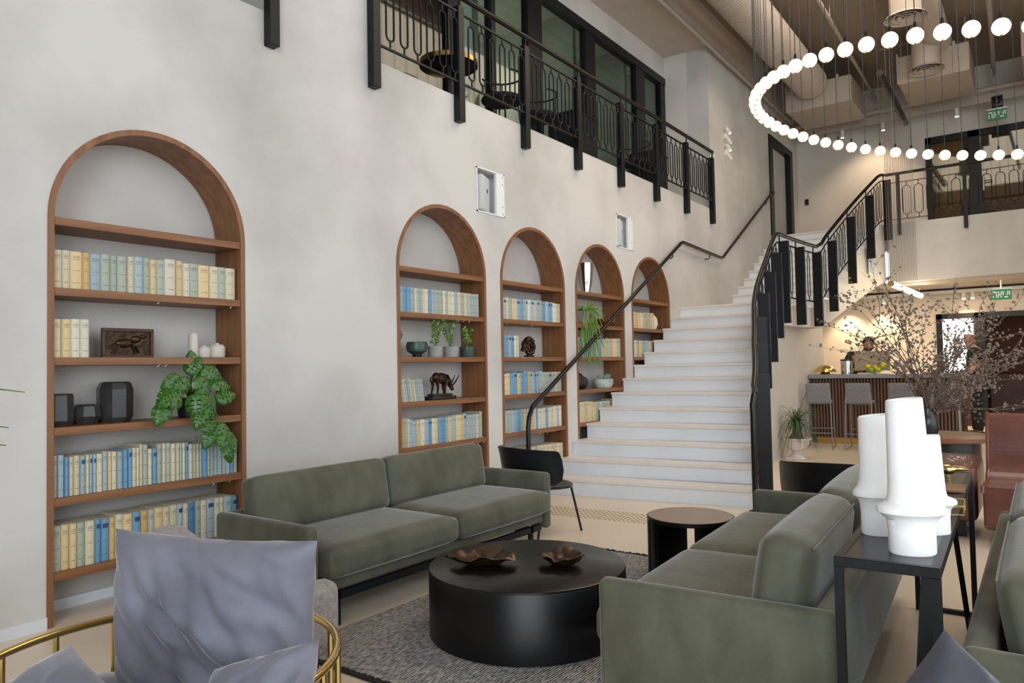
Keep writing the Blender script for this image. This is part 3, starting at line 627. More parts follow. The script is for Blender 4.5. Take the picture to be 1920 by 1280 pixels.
# ------------------------------------------------------------------ rug, tables
RG = thing('rug', 'grey melange woven rug with dark fringe under the drum table', 'rug', (1.29, 2.16, 0))
b = B(); b.box(0, 2.0, 0, 2.38, .0, .009, bev=.004, seg=1); b.ob('weave', 'rug', RG)
b = B()
for yy, d in ((0, -1), (2.38, 1)):
    for i in range(150):
        x = .004+i*2.0/150; b.box(x, x+.009, yy+(d*.028 if d < 0 else -.004), yy+(.004 if d < 0 else .028+random.uniform(-.006, .01)), .001, .008+random.uniform(0, .006))
b.ob('fringe', 'rug_fringe', RG)['kind'] = 'stuff'
CT = thing('coffee_table', 'large round black drum coffee table on the rug', 'coffee table', (2.085, 2.995, .009)); r = .487
b = B(); b.lathe([(r-.01, 0), (r, .006), (r, .305), (r-.004, .311)], n=72); b.ob('drum', 'black_table', CT, True)
b = B(); b.lathe([(0, .306), (r-.006, .306), (r-.002, .309), (r-.002, .318), (r-.006, .321), (0, .321)], n=72); b.ob('top', 'table_top', CT, True)
def foil(label, x, y, rr, seed, sx=1.25):
    b = B(); n = 40; rings = []
    for j, (q, z) in enumerate([(.0, .012), (.25, .012), (.5, .022), (.75, .05), (.92, .068), (1.0, .062), (.93, .058), (.7, .036), (.45, .006), (.0, .0)]):
        ring = []
        for i in range(n):
            t = 2*PI*i/n; k = 1+.30*noise.noise(Vector((cos(t)*1.6+seed, sin(t)*1.6, seed)))+.10*noise.noise(Vector((cos(t)*5, sin(t)*5+seed, 0)))
            zz = z+(q**2)*.03*noise.noise(Vector((cos(t)*2.2, sin(t)*2.2+seed*2, q*3)))+(  .024*q*noise.noise(Vector((cos(t)*7+q*4, sin(t)*7, seed))) if q > .2 else 0)
            ring.append(b.bm.verts.new((q*rr*k*cos(t)*sx, q*rr*k*sin(t), max(0, zz*.78))))
        rings.append(ring)
    for a, c in zip(rings, rings[1:]):
        for i in range(n): b.bm.faces.new((a[i], a[(i+1) % n], c[(i+1) % n], c[i]))
    bmesh.ops.remove_doubles(b.bm, verts=b.bm.verts, dist=1e-5)
    o = b.ob('foil_dish', 'foil_bronze', None, True); tag(o, label, 'dish', 'crumpled bronze dishes'); o.location = (x, y, .331); o.rotation_euler = (0, 0, .6); return o
foil('wide crumpled bronze dish on the left of the drum table', 1.915, 2.86, .135, 1.3)
foil('smaller crumpled dark dish on the right of the drum table', 2.255, 3.06, .10, 4.1)
S2 = thing('side_table', 'round black side table with slit drum base and painted warm reflection on top', 'side table', (2.42, 4.26, .009)); r = .26
b = B()
for a0, a1 in ((118, 238), (-12, 107)):
    n = 24
    for i in range(n):
        t0, t1 = (math.radians(a0+(a1-a0)*j/n) for j in (i, i+1)); ri = r-.022
        p = [(r*cos(t0), r*sin(t0)), (r*cos(t1), r*sin(t1)), (ri*cos(t1), ri*sin(t1)), (ri*cos(t0), ri*sin(t0))]
        b.poly([(x, y, 0) for x, y in p], (0, 0, .345))
bmesh.ops.remove_doubles(b.bm, verts=b.bm.verts, dist=1e-5)
b.ob('drum', 'black_table', S2, True)
b = B(); b.lathe([(0, .345), (r, .345), (r, .368), (0, .368)], n=64); b.ob('apron', 'black_table', S2, True)
b = B(); b.lathe([(0, .3682), (r-.006, .3682), (r-.006, .3705), (0, .3705)], n=64); b.ob('top', 'side_top_reflection', S2, True)
# ------------------------------------------------------------------ black curved plywood chairs
def chair(label, x, y, rz):
    t = thing('lounge_chair', label, 'chair', (x, y, 0), rz, 'black curved-back chairs')
    b = B(); n = 18; Rr = .37; A = 1.16; o, i_ = [], []
    rows = []
    for zi, (z, lean, wf) in enumerate([(.40, 0, .80), (.44, .008, .95), (.52, .02, 1.0), (.60, .035, 1.0), (.655, .05, .98), (.668, .053, .93)]):
        ro, ri_ = [], []
        for i in range(n+1):
            a = (-A+2*A*i/n)*wf; c = Vector((Rr*sin(a)*1.0, -(Rr*cos(a)-.12)-lean, z+.012*cos(a*2.2))); nn = Vector((sin(a), -cos(a), 0))
            ro.append(b.bm.verts.new(c+nn*.007)); ri_.append(b.bm.verts.new(c-nn*.007))
        rows.append((ro, ri_))
    for (o0, i0), (o1, i1) in zip(rows, rows[1:]):
        for i in range(n):
            b.bm.faces.new((o0[i], o0[i+1], o1[i+1], o1[i])); b.bm.faces.new((i0[i+1], i0[i], i1[i], i1[i+1]))
        b.bm.faces.new((o0[0], o1[0], i1[0], i0[0])); b.bm.faces.new((o0[n], i0[n], i1[n], o1[n]))
    for (oo, ii), s in ((rows[0], 0), (rows[-1], 1)):
        for i in range(n): b.bm.faces.new((oo[i], ii[i], ii[i+1], oo[i+1]))
    b.ob('backrest', 'black_wood', t, True)
    b = B(); prof = []
    for i in range(32):
        a = 2*PI*i/32; rx = .27+.02*cos(2*a); prof.append((rx*cos(a)*1.0, .02+.24*sin(a), .375+.015*(sin(a) > .3)*(-.3)))
    b.poly(prof, (0, 0, -.018)); b.ob('seat', 'black_wood', t, True)
    for sx in (-1, 1):
        b = B(); b.tube([(sx*.20, .16, .36), (sx*.25, .22, 0)], .009, n=8); b.ob('leg', 'black_metal', t, True)
        b = B(); b.tube([(sx*.19, -.12, .36), (sx*.25, -.24, 0)], .009, n=8); b.ob('leg', 'black_metal', t, True)
        b = B(); b.tube([(sx*.16, -.14, .36), (sx*.17, -.21, .45)], .009, n=8); b.ob('back_bracket', 'black_metal', t, True)
    return t
chair('black curved-back lounge chair between wall sofa and stairs', .90, 4.86, -.25)
chair('black curved-back lounge chair behind the far end of the facing sofa', 3.10, 5.05, .1)
# ------------------------------------------------------------------ front armchairs
AC = thing('armchair', 'armchair with brass tube hoop and grey velvet cushions, nearest the camera', 'armchair', (2.27, 1.02, 0), math.atan2(-.8, .6)-PI/2+PI)
# local +Y points away from the camera (the back of the hoop)
hr = .468; hoop = [(hr*cos(math.radians(a)), hr*sin(math.radians(a)), .54) for a in range(-35, 216, 6)]
b = B(); b.tube([(hoop[0][0]-.02, hoop[0][1]-.12, .50), ]+hoop+[(hoop[-1][0]+.02, hoop[-1][1]-.12, .50)], .0115, n=10); b.ob('hoop', 'brass', AC, True)
b = B(); b.tube([(p[0], p[1], .22) for p in hoop], .012, n=8); b.ob('lower_hoop', 'brass', AC, True)
for a in range(-30, 215, 20):
    b = B(); x, y = hr*cos(math.radians(a)), hr*sin(math.radians(a)); b.cyl((x, y, 0.0 if a % 60 == 30 else .22), (x, y, .535), .009, n=8); b.ob('spindle', 'brass', AC, True)
for sx, sy in ((-.3, -.36), (.3, -.36), (-.3, .3), (.3, .3)):
    b = B(); b.cyl((sx, sy, 0), (sx, sy, .2), .012, n=8); b.ob('leg', 'brass', AC, True)
o = cushion(.84, .84, .19, r=.08, puff=.02).ob('seat_cushion', 'grey_velvet', AC, True); put(o, 0, -.05, .2)
o = pillow(.675, .50, .19, n=56, seed=2.3, wr=.026).ob('back_cushion', 'grey_velvet', AC, True); put(o, .075, .19, .335, -.26, .02, .015)
def corner_pillow(label, m, tip, size, rz, rx, ry, th, seed):
    o = tag(pillow(size, size, th, n=26, seed=seed, wr=.010).ob('cushion', m, None, True), label, 'cushion', 'scatter cushions')
    Rm = Matrix.Rotation(rz, 4, 'Z') @ Matrix.Rotation(rx, 4, 'X') @ Matrix.Rotation(ry, 4, 'Y'); o.matrix_local = Matrix.Translation(Vector(tip)-(Rm @ Vector((-size/2, 0, size)))) @ Rm
corner_pillow('blue grey velvet cushion lying on its corner, bottom left', 'grey_velvet', (2.343, .778, .679), .42, .6435-.1, -1.05, PI/4-.25, .14, 5.1)
corner_pillow('lilac grey velvet cushion leaning at the right of the front armchair', 'grey_velvet', (2.732, 1.187, .643), .31, .6435-.55, -.75, PI/4+.35, .12, 8.4)
BC = thing('boucle_armchair', 'grey boucle armchair mostly hidden behind the front velvet cushion', 'armchair', (1.385, 1.83, 0), -.30)
b = cushion(.50, .56, .20, r=.05, puff=.01); o = b.ob('seat', 'boucle', BC, True); put(o, 0, .04, .18)
o = cushion(.40, .14, .53, r=.05, puff=.01, axis=1).ob('backrest', 'boucle', BC, True); put(o, .20, -.27, .17)
for sx in (-1, 1):
    o = cushion(.12, .60, .265, r=.05, puff=.008, axis=0).ob('arm', 'boucle', BC, True); put(o, sx*.29, .03, .17)
for sx in (-.24, .24):
    for sy in (-.22, .26):
        b = B(); b.cyl((sx, sy, 0), (sx, sy, .19), .012, n=8); b.ob('leg', 'black_metal', BC)
OT = thing('ottoman', 'low dark grey ottoman under the cushion, bottom right', 'ottoman', (4.10, 1.66, 0))
o = cushion(.5, .46, .24, r=.06, puff=.02).ob('seat', 'dark_grey_velvet', OT, True); put(o, 0, 0, .14)
for sx in (-.18, .18):
    for sy in (-.16, .16):
        b = B(); b.cyl((sx, sy, 0), (sx, sy, .15), .012, n=8); b.ob('leg', 'black_metal', OT)
corner_pillow('charcoal cushion standing on its corner, bottom right', 'dark_grey_velvet', (4.015, 1.745, .749), .30, .45, -.45, PI/4, .10, 11.2)
# ------------------------------------------------------------------ console and vases
CN = thing('console_table', 'narrow black metal console table between two sofas', 'console table', (3.675, 2.32, 0), .03); CW, CL, CZ = .275, 2.05, .727; e = .024
b = B(); b.box(0, CW, 0, e, CZ-.03, CZ, bev=.002, seg=1); b.box(0, CW, CL-e, CL, CZ-.03, CZ, bev=.002, seg=1); b.box(0, e, e, CL-e, CZ-.03, CZ); b.box(CW-e, CW, e, CL-e, CZ-.03, CZ); b.ob('top_frame', 'black_metal', CN)
b = B(); b.box(e, CW-e, e, CL-e, CZ-.012, CZ-.002); b.ob('top', 'black_wood', CN)
for x in (0, CW-e):
    for y in (0, CL-e):
        b = B(); b.box(x, x+e, y, y+e, 0, CZ-.03); b.ob('leg', 'black_metal', CN)
b = B(); b.box(0, CW, CL-e, CL, 0, .022); b.ob('floor_bar', 'black_metal', CN)
for x0, x1 in ((.19, .15),):
    b = B(); b.poly([(x0, .46, CZ-.03), (x0+.05, .46, CZ-.03), (x1+.035, .30, 0), (x1, .30, 0)], (0, .03, 0)); b.ob('brace_leg', 'black_metal', CN)
b = B(); b.tube([(.20, CL-.5, CZ-.03), (.27, CL-.55, .02)], .011, n=4); b.ob('brace_leg', 'black_metal', CN)
def vase(label, x, y, h, rb, rc, zc, rn, rt, lean=0, rz=0):
    pr = [(0, 0), (rb*.96, 0), (rb, .006), (rb*1.0, zc*.55), (rb*1.06, zc*.82), (rc*.9, zc*.95), (rc, zc*1.0), (rc*1.0, zc*1.08), (rc*.95, zc*1.14), (rn*1.16, zc*1.24), (rn*1.05, zc*1.42), (rn, zc*1.8), (rt, h-.004), (rt-.004, h), (rt-.012, h-.002), (rt-.014, h-.06), (0, h-.065)]
    b = B(); b.lathe(pr, n=48, sy=.8)
    for v in b.bm.verts: v.co.x += lean*max(0, v.co.z-zc)**1.3; v.co.z += (.10*v.co.x if v.co.z > h-.02 else 0)
    o = b.ob('vase', 'ceramic', None, True); tag(o, label, 'vase', 'white collared vases'); o.location = (x, y, CZ-.0015); o.rotation_euler = (0, 0, rz)
vase('tall white collared vase, front centre one on the console', 3.862, 2.485, .462, .066, .098, .123, .060, .052, -.04, .5)
vase('white collared vase, left one on the console', 3.738, 2.70, .395, .057, .080, .128, .057, .057, 0, .5)
vase('short white collared vase, right one behind the tall vase', 3.885, 2.80, .325, .050, .072, .100, .038, .032, -.03, .5)
b = B(); b.box(-.05, .05, -.09, .09, 0, .014, bev=.004); o = tag(b.ob('notebook', 'wood_brown'), 'brown leather notebook on the console behind the vases', 'notebook'); put(o, 3.855, 3.75, CZ, .05)
WB = thing('brass_box', 'brass wire-edged glass box on the console behind the vases', 'box', (3.89, 3.22, CZ), .05)
for x in (-.05, .05):
    for y in (-.08, .08):
        b = B(); b.cyl((x, y, 0), (x, y, .035), .003, n=6); b.ob('post', 'brass', WB)
for z in (.003, .035):
    b = B(); b.tube([(-.05, -.08, z), (.05, -.08, z), (.05, .08, z), (-.05, .08, z)], .003, n=6, closed=True); b.ob('rim', 'brass', WB)
b = B(); b.box(-.05, .05, -.08, .08, .034, .036); b.ob('pane', 'table_glass', WB)
BD = thing('brass_bird', 'small brass bird figurine on the console behind the vases', 'figurine', (3.80, 4.15, CZ))
b = B(); b.ball((0, 0, .035), .025, 12, 8, (1.5, .9, 1)); b.lathe([(.012, 0), (.0, .07)], n=10, M=Matrix.Rotation(PI/2, 4, 'Y'), c=(.03, 0, .04)); b.ob('body', 'brass', BD, True); b = B(); b.cyl((0, 0, 0), (0, 0, .02), .012, n=10); b.ob('foot', 'brass', BD)
# ------------------------------------------------------------------ brown leather seats beyond the console
LM = thing('leather_lounge', 'brown leather lounge seat with tall curved back, right edge', 'lounge seat', (3.80, 5.95, 0))
b = B(); n = 14; pr = [(0, .38), (.0, .42), (.35, .40), (.55, .40), (.64, .46), (.70, .62), (.74, .80), (.80, .88), (.90, .86), (.92, .70), (.86, .30), (.80, .12), (.05, .12), (0, .16)]
b.poly([(.03, y, z) for y, z in pr], (1.3, 0, 0)); bmesh.ops.bevel(b.bm, geom=b.bm.edges[:], offset=.012, segments=2, affect='EDGES'); b.ob('shell', 'leather', LM, True)
for x in (.03, ):
    b = B(); b.tube([(x, y, z) for y, z in pr[:10]], .012, n=8); b.ob('piping', 'leather_piping', LM, True)
b = B(); b.box(.1, 1.2, .1, .8, 0, .12); b.ob('plinth', 'black_wood', LM)
LO = thing('leather_bench', 'low brown leather bench seat left of the tall leather lounge', 'bench', (3.20, 6.2, 0))
o = cushion(.62, .85, .40, r=.05, puff=.012).ob('seat', 'leather', LO, True); put(o, .27, .42, .12)
b = B(); b.tube([(-.01, .02, .485), (.55, .02, .485)], .01, n=8); b.ob('piping', 'leather_piping', LO, True)
b = B(); b.box(.02, .5, .08, .75, 0, .13); b.ob('plinth', 'black_wood', LO)
RT = thing('round_table', 'low round wooden table carrying the dry branches', 'table', (3.22, 9.45, 0))
b = B(); b.lathe([(0, .40), (.53, .40), (.55, .41), (.55, .45), (.53, .455), (0, .455)], n=48); b.ob('top', 'wood_brown', RT, True)
b = B(); b.lathe([(.40, 0), (.40, .40)], n=40); b.ob('drum', 'black_wood', RT, True)
# ------------------------------------------------------------------ dry branches
BV = thing('branch_vase', 'dark vase of tall dry branches with grey buds', 'branches', (3.12, 9.40, .455))
b = B(); b.lathe([(0, 0), (.09, 0), (.12, .08), (.10, .2), (.06, .28), (.065, .31), (.05, .31), (.045, .26), (0, .25)], n=24); b.ob('vase', 'smoke_glass', BV, True)
def branch(az, el, ln, seed, twigs=5):
    rr = random.Random(seed); st = B(); bd = B()
    def grow(p, d, L, r0, depth):
        n = max(4, int(L/.10)); pts = [p.copy()]; ds = []
        for i in range(n):
            d = (d+Vector((rr.gauss(0, .13), rr.gauss(0, .13), rr.gauss(0, .10)-.015*depth))).normalized(); p = p+d*L/n; pts.append(p.copy()); ds.append(d.copy())
        st.tube(pts, [r0*(1-.75*i/n) for i in range(n+1)], n=5)
        for i in range(1, n+1):
            for _ in range(2 if i > n*.35 else 1):
                if rr.random() < .72:
                    q = pts[i]+Vector((rr.gauss(0, .012), rr.gauss(0, .012), rr.gauss(0, .012)))
                    bmesh.ops.create_icosphere(bd.bm, subdivisions=1, radius=rr.uniform(.008, .017), matrix=Matrix.Translation(q) @ Matrix.Rotation(rr.random()*6, 4, 'X') @ Matrix.Diagonal((1, .8, 1.2, 1)))
        if depth < 2:
            for _ in range(twigs if depth == 0 else 2):
                i = rr.randint(int(n*.25), n-1); dd = (ds[min(i, n-1)]+Vector((rr.gauss(0, .6), rr.gauss(0, .6), rr.gauss(0, .4)))).normalized()
                grow(pts[i], dd, L*rr.uniform(.3, .55), r0*.5, depth+1)
    d0 = Vector((cos(az)*cos(el), sin(az)*cos(el), sin(el)))
    grow(Vector((rr.uniform(-.03, .03), rr.uniform(-.03, .03), .22)), d0, ln, .0095, 0)
    o = st.ob('branch', 'dry_branch', BV); bd.ob('buds', 'dry_bud', o)['kind'] = 'stuff'
for i in range(20):
    az = random.uniform(0, 2*PI); side = cos(az); el = math.radians(random.uniform(62, 86) if side < .1 else random.uniform(30, 82)); branch(az, el, random.uniform(.9, 1.55) if el > 1.0 else random.uniform(.7, 1.15), 100+i)
for az, el, ln in ((0, 12, 1.15), (.25, 24, 1.2), (-.3, 36, 1.3), (.1, 46, 1.4), (2.9, 68, 1.2), (1.2, 74, 1.75), (.6, 66, 1.7)): branch(az, math.radians(el), ln, int(az*50+el*3), 4)
# ------------------------------------------------------------------ things on the shelves
A1, A2, A3, A4, A5 = ARCH
def facet_vase(label, y, z, prof, x=-.13, n=8):
    b = B(); b.lathe(prof+[(prof[-1][0]-.008, prof[-1][1]), (prof[-2][0]-.01, .02), (0, .015)], n=n, M=Matrix.Rotation(.2, 4, 'Z')); o = b.ob('faceted_vase', 'smoke_glass'); tag(o, label, 'vase', 'smoked faceted vases'); o.location = (x, y, z); return o
facet_vase('smoked faceted glass vase, leftmost, wide mouthed', 1.752, 1.03, [(0, 0), (.062, 0), (.076, .03), (.072, .165), (.066, .175)])
facet_vase('small squat smoked faceted glass vase, middle of three', 1.895, 1.03, [(0, 0), (.05, 0), (.076, .045), (.066, .10), (.056, .11)])
facet_vase('tall smoked faceted glass vase, tallest of three', 2.06, 1.03, [(0, 0), (.078, 0), (.094, .03), (.096, .19), (.082, .225), (.07, .232)], x=-.15)
RF = thing('relief_plaque', 'bronze animal relief in a dark wooden frame', 'plaque', (-.16, 1.985, 1.40))
for a in ((0, .30, 0, .018), (0, .30, .155, .173), (0, .018, .018, .155), (.282, .30, .018, .155)):
    b = B(); b.box(0, .02, a[0], a[1], a[2], a[3], bev=.002, seg=1); b.ob('frame', 'wood_dark', RF)
b = B(); b.box(.002, .008, .018, .282, .018, .155); b.ob('panel', 'relief', RF)
b = B(); b.ball((.012, .13, .085), .03, 14, 10, (.5, 1.7, .9)); b.ball((.014, .195, .11), .022, 12, 8, (.5, 1.2, 1)); b.ball((.014, .235, .125), .013, 10, 8, (.6, 1.6, .9))
for y, e in ((.085, .055), (.1, .075), (.175, .19), (.19, .215)): b.cyl((.012, y, .07), (.012, e, .03), .008, .005, n=8)
b.tube([(.012, .085, .09), (.012, .06, .075), (.012, .045, .05)], .004, n=6); b.ob('lion', 'dark_bronze', RF, True)
def jar(label, y, prof, x=-.07):
    t = thing('lidded_jar', label, 'jar', (x, y, 1.40), 0, 'small ceramic jars'); b = B(); b.lathe(prof[:-2], n=24); b.ob('body', 'jar_ceramic', t, True); b = B(); b.lathe([(0, prof[-2][1])]+prof[-2:]+[(0, prof[-1][1])], n=16); b.ob('lid', 'jar_ceramic', t, True)
jar('tall slim pale ceramic jar', 2.495, [(0, 0), (.028, 0), (.03, .006), (.03, .14), (.027, .147), (0, .148), (.014, .146), (.014, .153)])
jar('small round pale ceramic jar, middle of three', 2.567, [(0, 0), (.036, 0), (.04, .01), (.04, .055), (.03, .066), (0, .067), (.012, .065), (.012, .075)])
jar('larger round pale ceramic jar, right of three', 2.655, [(0, 0), (.045, 0), (.05, .01), (.05, .068), (.036, .082), (0, .083), (.014, .081), (.014, .092)])
# monstera trailing from the fourth shelf
def mon_leaf():
    b = B(); nu, nv = 16, 24; g = {}
    for j in range(nv+1):
        v = j/nv; wv = (sin(PI*min(1, v**.62))**.75)*.44*(1 if v < 1 else 0)*(1+.05*sin(j*2.6))
        for i in range(nu+1):
            u = -1+2*i/nu; bk = .16*(1-v)**3*abs(u)
            g[i, j] = b.bm.verts.new((u*wv, v-bk*1.5+.10*abs(u)*(1-v), .10*abs(u)-.22*u*u-.38*(v-.25)**2+.018*sin(v*22)*abs(u)))
    for j in range(nv):
        for i in range(nu):
            a = abs(i-(nu-1)/2)
            hole = (j % 4 == 1 and 4 < j < nv-4 and a in (1.5, 2.5, 3.5)) or (j % 6 == 3 and 4 < j < nv-6 and a in (5.5, 6.5, 7.5))
            if not hole: b.bm.faces.new((g[i, j], g[i+1, j], g[i+1, j+1], g[i, j+1]))
    bmesh.ops.remove_doubles(b.bm, verts=b.bm.verts, dist=1e-5); return b.mesh('leaf', 'leaf', True)
ML = mon_leaf(); MP = thing('monstera', 'trailing monstera with holed leaves hanging over the shelf edge', 'plant', (-.13, 2.50, 1.03))
b = B(); b.lathe([(0, 0), (.06, 0), (.075, .10), (.078, .12), (.065, .12), (0, .10)], n=24); b.ob('pot', 'black_stone', MP, True)
# (world y, z, x of the stem end; leaf length; heading in the wall plane in degrees; tilt)
for y, z, x, ln, hd, ti in ((2.42, 1.31, .0, .13, 60, .4), (2.36, 1.27, .03, .14, 200, .7), (2.30, 1.20, .06, .15, 215, .8), (2.24, 1.12, .07, .14, 235, .8), (2.50, 1.31, .03, .15, -20, .5), (2.46, 1.27, .06, .15, -70, .9), (2.57, 1.25, .03, .13, -15, .6), (2.58, 1.15, .06, .13, 15, .9), (2.42, 1.17, .08, .16, -95, 1.1), (2.50, 1.16, .09, .16, -75, 1.1), (2.33, 1.16, .08, .15, 185, 1.0), (2.45, 1.08, .10, .13, -120, 1.1), (2.52, 1.02, .09, .13, -100, 1.1), (2.58, .98, .08, .14, -75, 1.2), (2.62, .93, .10, .20, -80, 1.15), (2.53, .95, .09, .13, -125, 1.1), (2.40, 1.25, .05, .13, -160, .9), (2.47, 1.33, -.03, .12, 110, .3)):
    o = link('leaf', ML, MP); h = math.radians(hd); d = Vector((.25, cos(h), sin(h))).normalized(); nrm = Vector((1, random.uniform(-.9, .5), random.uniform(.0, 1.1))).normalized(); xa = d.cross(nrm).normalized(); nrm = xa.cross(d)
    Mx = Matrix((xa, d, nrm)).transposed().to_4x4(); o.matrix_local = Matrix.Translation((x+.13, y-2.50, z-1.03)) @ Mx @ Matrix.Scale(ln*.92, 4)
    s = B(); p0 = Vector((0, 0, .12)); p1 = Vector((x+.13, y-2.5, z-1.03)); m = (p0+p1)/2+Vector((.03, 0, .07)); s.tube([p0, (p0+m)/2+Vector((0, 0, .02)), m, p1], .004, n=5); s.ob('stem', 'stem', MP)
# second arch
b = B(); b.lathe([(0, 0), (.05, 0), (.055, .02), (.045, .09), (.035, .12), (.06, .15), (.075, .19), (.05, .235), (.02, .245), (0, .245)], n=7); o = tag(b.ob('sculpture', 'grey_stone'), 'grey faceted stone bust sculpture at the left of second arch', 'sculpture'); o.location = (-.12, A2-.50, 1.40)
GB = thing('green_bowl', 'round green metal bowl on a short foot', 'bowl', (-.09, A2-.26, 1.40))
b = B(); b.lathe([(.04, .025), (.085, .05), (.095, .09), (.085, .13), (.08, .13), (.088, .09), (0, .05)], n=28); b.ob('bowl', 'bronze_green', GB, True); b = B(); b.lathe([(0, 0), (.045, 0), (.035, .03), (0, .03)], n=20); b.ob('foot', 'dark_bronze', GB, True)
def sprigs(b, n, h, spread, rnd, lf, ls=.018):
    for _ in range(n):
        a = rnd.random()*6.28; e = rnd.uniform(.05, spread); p = Vector((0, 0, 0)); d = Vector((cos(a)*e, sin(a)*e, 1)).normalized(); pts = [p]
        k = int(h/.02)
        for i in range(k):
            d = (d+Vector((rnd.gauss(0, .12), rnd.gauss(0, .12), .02))).normalized(); p = p+d*h/k; pts.append(p)
            if i > 1:
                for _ in range(2):
                    q = p+Vector((rnd.gauss(0, .012), rnd.gauss(0, .012), rnd.gauss(0, .006))); u = Vector((rnd.gauss(0, 1), rnd.gauss(0, 1), rnd.gauss(0, 1))).normalized(); v = u.orthogonal().normalized()
                    lf.poly([q-u*ls, q+v*ls*.55, q+u*ls, q-v*ls*.55])
        b.tube(pts, .0028, n=4)
rnd = random.Random(3)
for i, (dy, r_, h, pw, nm) in enumerate(((-.02, .3, .27, .062, 'left of the three shelf pots'), (.19, .3, .27, .065, 'middle of the three shelf pots'), (.42, .3, .20, .068, 'in the grey green pot, right of three'))):
    t = thing('potted_succulent', 'small leafy jade shrub '+nm, 'plant', (-.10, A2+dy, 1.40), 0, 'jade plants in second arch')
    b = B(); b.lathe([(0, 0), (pw*.92, 0), (pw, .01), (pw*1.08, .095), (pw*.95, .097), (pw*.9, .08), (0, .08)], n=24); b.ob('pot', 'concrete_pot' if i < 2 else 'bronze_green', t, True)
    s = B(); l = B(); sprigs(s, 6, h, .75, rnd, l, .015); M = Matrix.Translation((0, 0, .08)); s.xf(M).ob('stem', 'stem', t); l.xf(M).ob('foliage', 'leaf_pale', t)['kind'] = 'stuff'
BA = thing('bronze_animal', 'dark bronze horned animal grazing on a stone base', 'statuette', (-.10, A2+.02, 1.03))
b = B(); b.box(-.05, .05, -.14, .18, 0, .03, bev=.006); b.box(-.04, .04, -.11, .14, .03, .05, bev=.006); b.ob('base', 'black_stone', BA, True)
b = B(); b.ball((0, .03, .185), .05, 14, 10, (.75, 1.75, .95)); b.ball((0, -.03, .195), .042, 12, 8, (.8, 1.2, 1.0)); b.tube([(0, .09, .19), (0, .13, .16), (0, .155, .11)], [.036, .027, .02], n=10); b.ball((0, .17, .095), .02, 10, 8, (.8, 1.5, 1), Matrix.Rotation(-.7, 4, 'X'))
for sx, y, e in ((-.02, -.06, -.075), (.02, -.05, -.04), (-.02, .08, .09), (.02, .085, .06)): b.tube([(sx, y, .17), (sx, (y+e)/2+.012*(1 if y < 0 else -1), .11), (sx, e, .05)], [.02, .011, .009], n=8)
b.tube([(0, -.10, .20), (0, -.115, .16)], .006, n=6); b.ob('body', 'dark_bronze', BA, True)
for sx in (-.012, .012):
    b = B(); b.tube([(sx, .165, .115), (sx*1.6, .20, .15), (sx*2, .235, .19), (sx*2, .245, .215)], [.008, .007, .005, .002], n=6); b.ob('horn', 'dark_bronze', BA, True)
# third arch: ammonite
AM = thing('ammonite', 'dark coiled ammonite fossil on the third arch shelf', 'fossil', (-.08, A3+.0, 1.40))
b = B(); pts = []; rad = []
for i in range(70):
    a = i/70*5*PI; q = .018+.082*(i/70)**1.3; pts.append((.01*sin(i*1.9), q*cos(a+.6), .10+q*sin(a+.6))); rad.append((.008+.022*(i/70))*(1+.12*sin(i*2.2)))
b.tube(pts, rad, n=8); b.ob('shell', 'dark_bronze', AM, True); b = B(); b.box(-.03, .03, -.05, .05, 0, .02, bev=.004); b.ob('stand', 'black_stone', AM)
# fourth arch
TV = tag(B().lathe([(0, 0), (.05, 0), (.055, .01), (.05, .03), (.075, .12), (.09, .30), (.088, .36), (.08, .36), (.06, .1), (0, .06)], n=24).ob('silver_vase', 'chrome', None, True), 'tall polished silver vase on top of the fourth arch', 'vase'); TV.location = (-.13, A4-.12, 2.145)
FP = thing('hanging_plant', 'green trailing stem plant spilling from a pot in the fourth arch', 'plant', (-.08, A4-.35, 1.77))
b = B(); b.lathe([(0, 0), (.09, 0), (.12, .06), (.12, .15), (.10, .15), (0, .12)], n=20); b.ob('pot', 'grey_stone', FP, True); b = B(); rnd = random.Random(9)
for i in range(120):
    a = rnd.uniform(-1.5, 2.2); r_ = rnd.uniform(.02, .20); p = Vector((rnd.uniform(-.06, .06), rnd.uniform(-.06, .06), .13)); e = Vector((.05+abs(cos(a))*r_*.9, sin(a)*r_*1.1+.12*rnd.random(), .10-rnd.random()**1.3*.62)); m = (p+e)/2+Vector((.03, 0, .16+.05*rnd.random())); m.z = max(m.z, .18)
    if i < 40: e.z = .1+rnd.uniform(0, .16); m.z = .2
    pts = [((1-t)**2)*p+2*t*(1-t)*m+t*t*e for t in (0, .2, .4, .6, .8, 1)]; b.tube(pts, .0045, n=4)
b.ob('foliage', 'leaf_pale', FP)['kind'] = 'stuff'
b = B(); b.lathe([(0, 0), (.04, 0), (.05, .015), (.12, .06), (.15, .09), (.135, .09), (.04, .025), (0, .02)], n=9); o = tag(b.ob('gold_bowl', 'brass'), 'gold shell shaped bowl on the fourth arch shelf', 'bowl'); o.location = (-.12, A4+.30, 1.77)
b = B(); b.ball((0, 0, .10), .10, 16, 12, (.9, 1.05, 1)); b.ball((.02, .09, .075), .075, 14, 10); b.ball((0, -.1, .13), .06, 12, 8); o = tag(b.ob('stone_sculpture', 'black_stone', None, True), 'black rounded stone sculpture in the fourth arch', 'sculpture'); o.location = (-.13, A4-.38, 1.03)
SK = thing('stone_planter', 'pale carved stone planter with succulents in the fourth arch', 'planter', (-.11, A4+.22, 1.03))
b = B(); b.lathe([(0, 0), (.13, 0), (.17, .05), (.165, .10), (.14, .11), (0, .10)], n=14, sx=.6); b.ob('pot', 'pale_stone', SK, True); b = B()
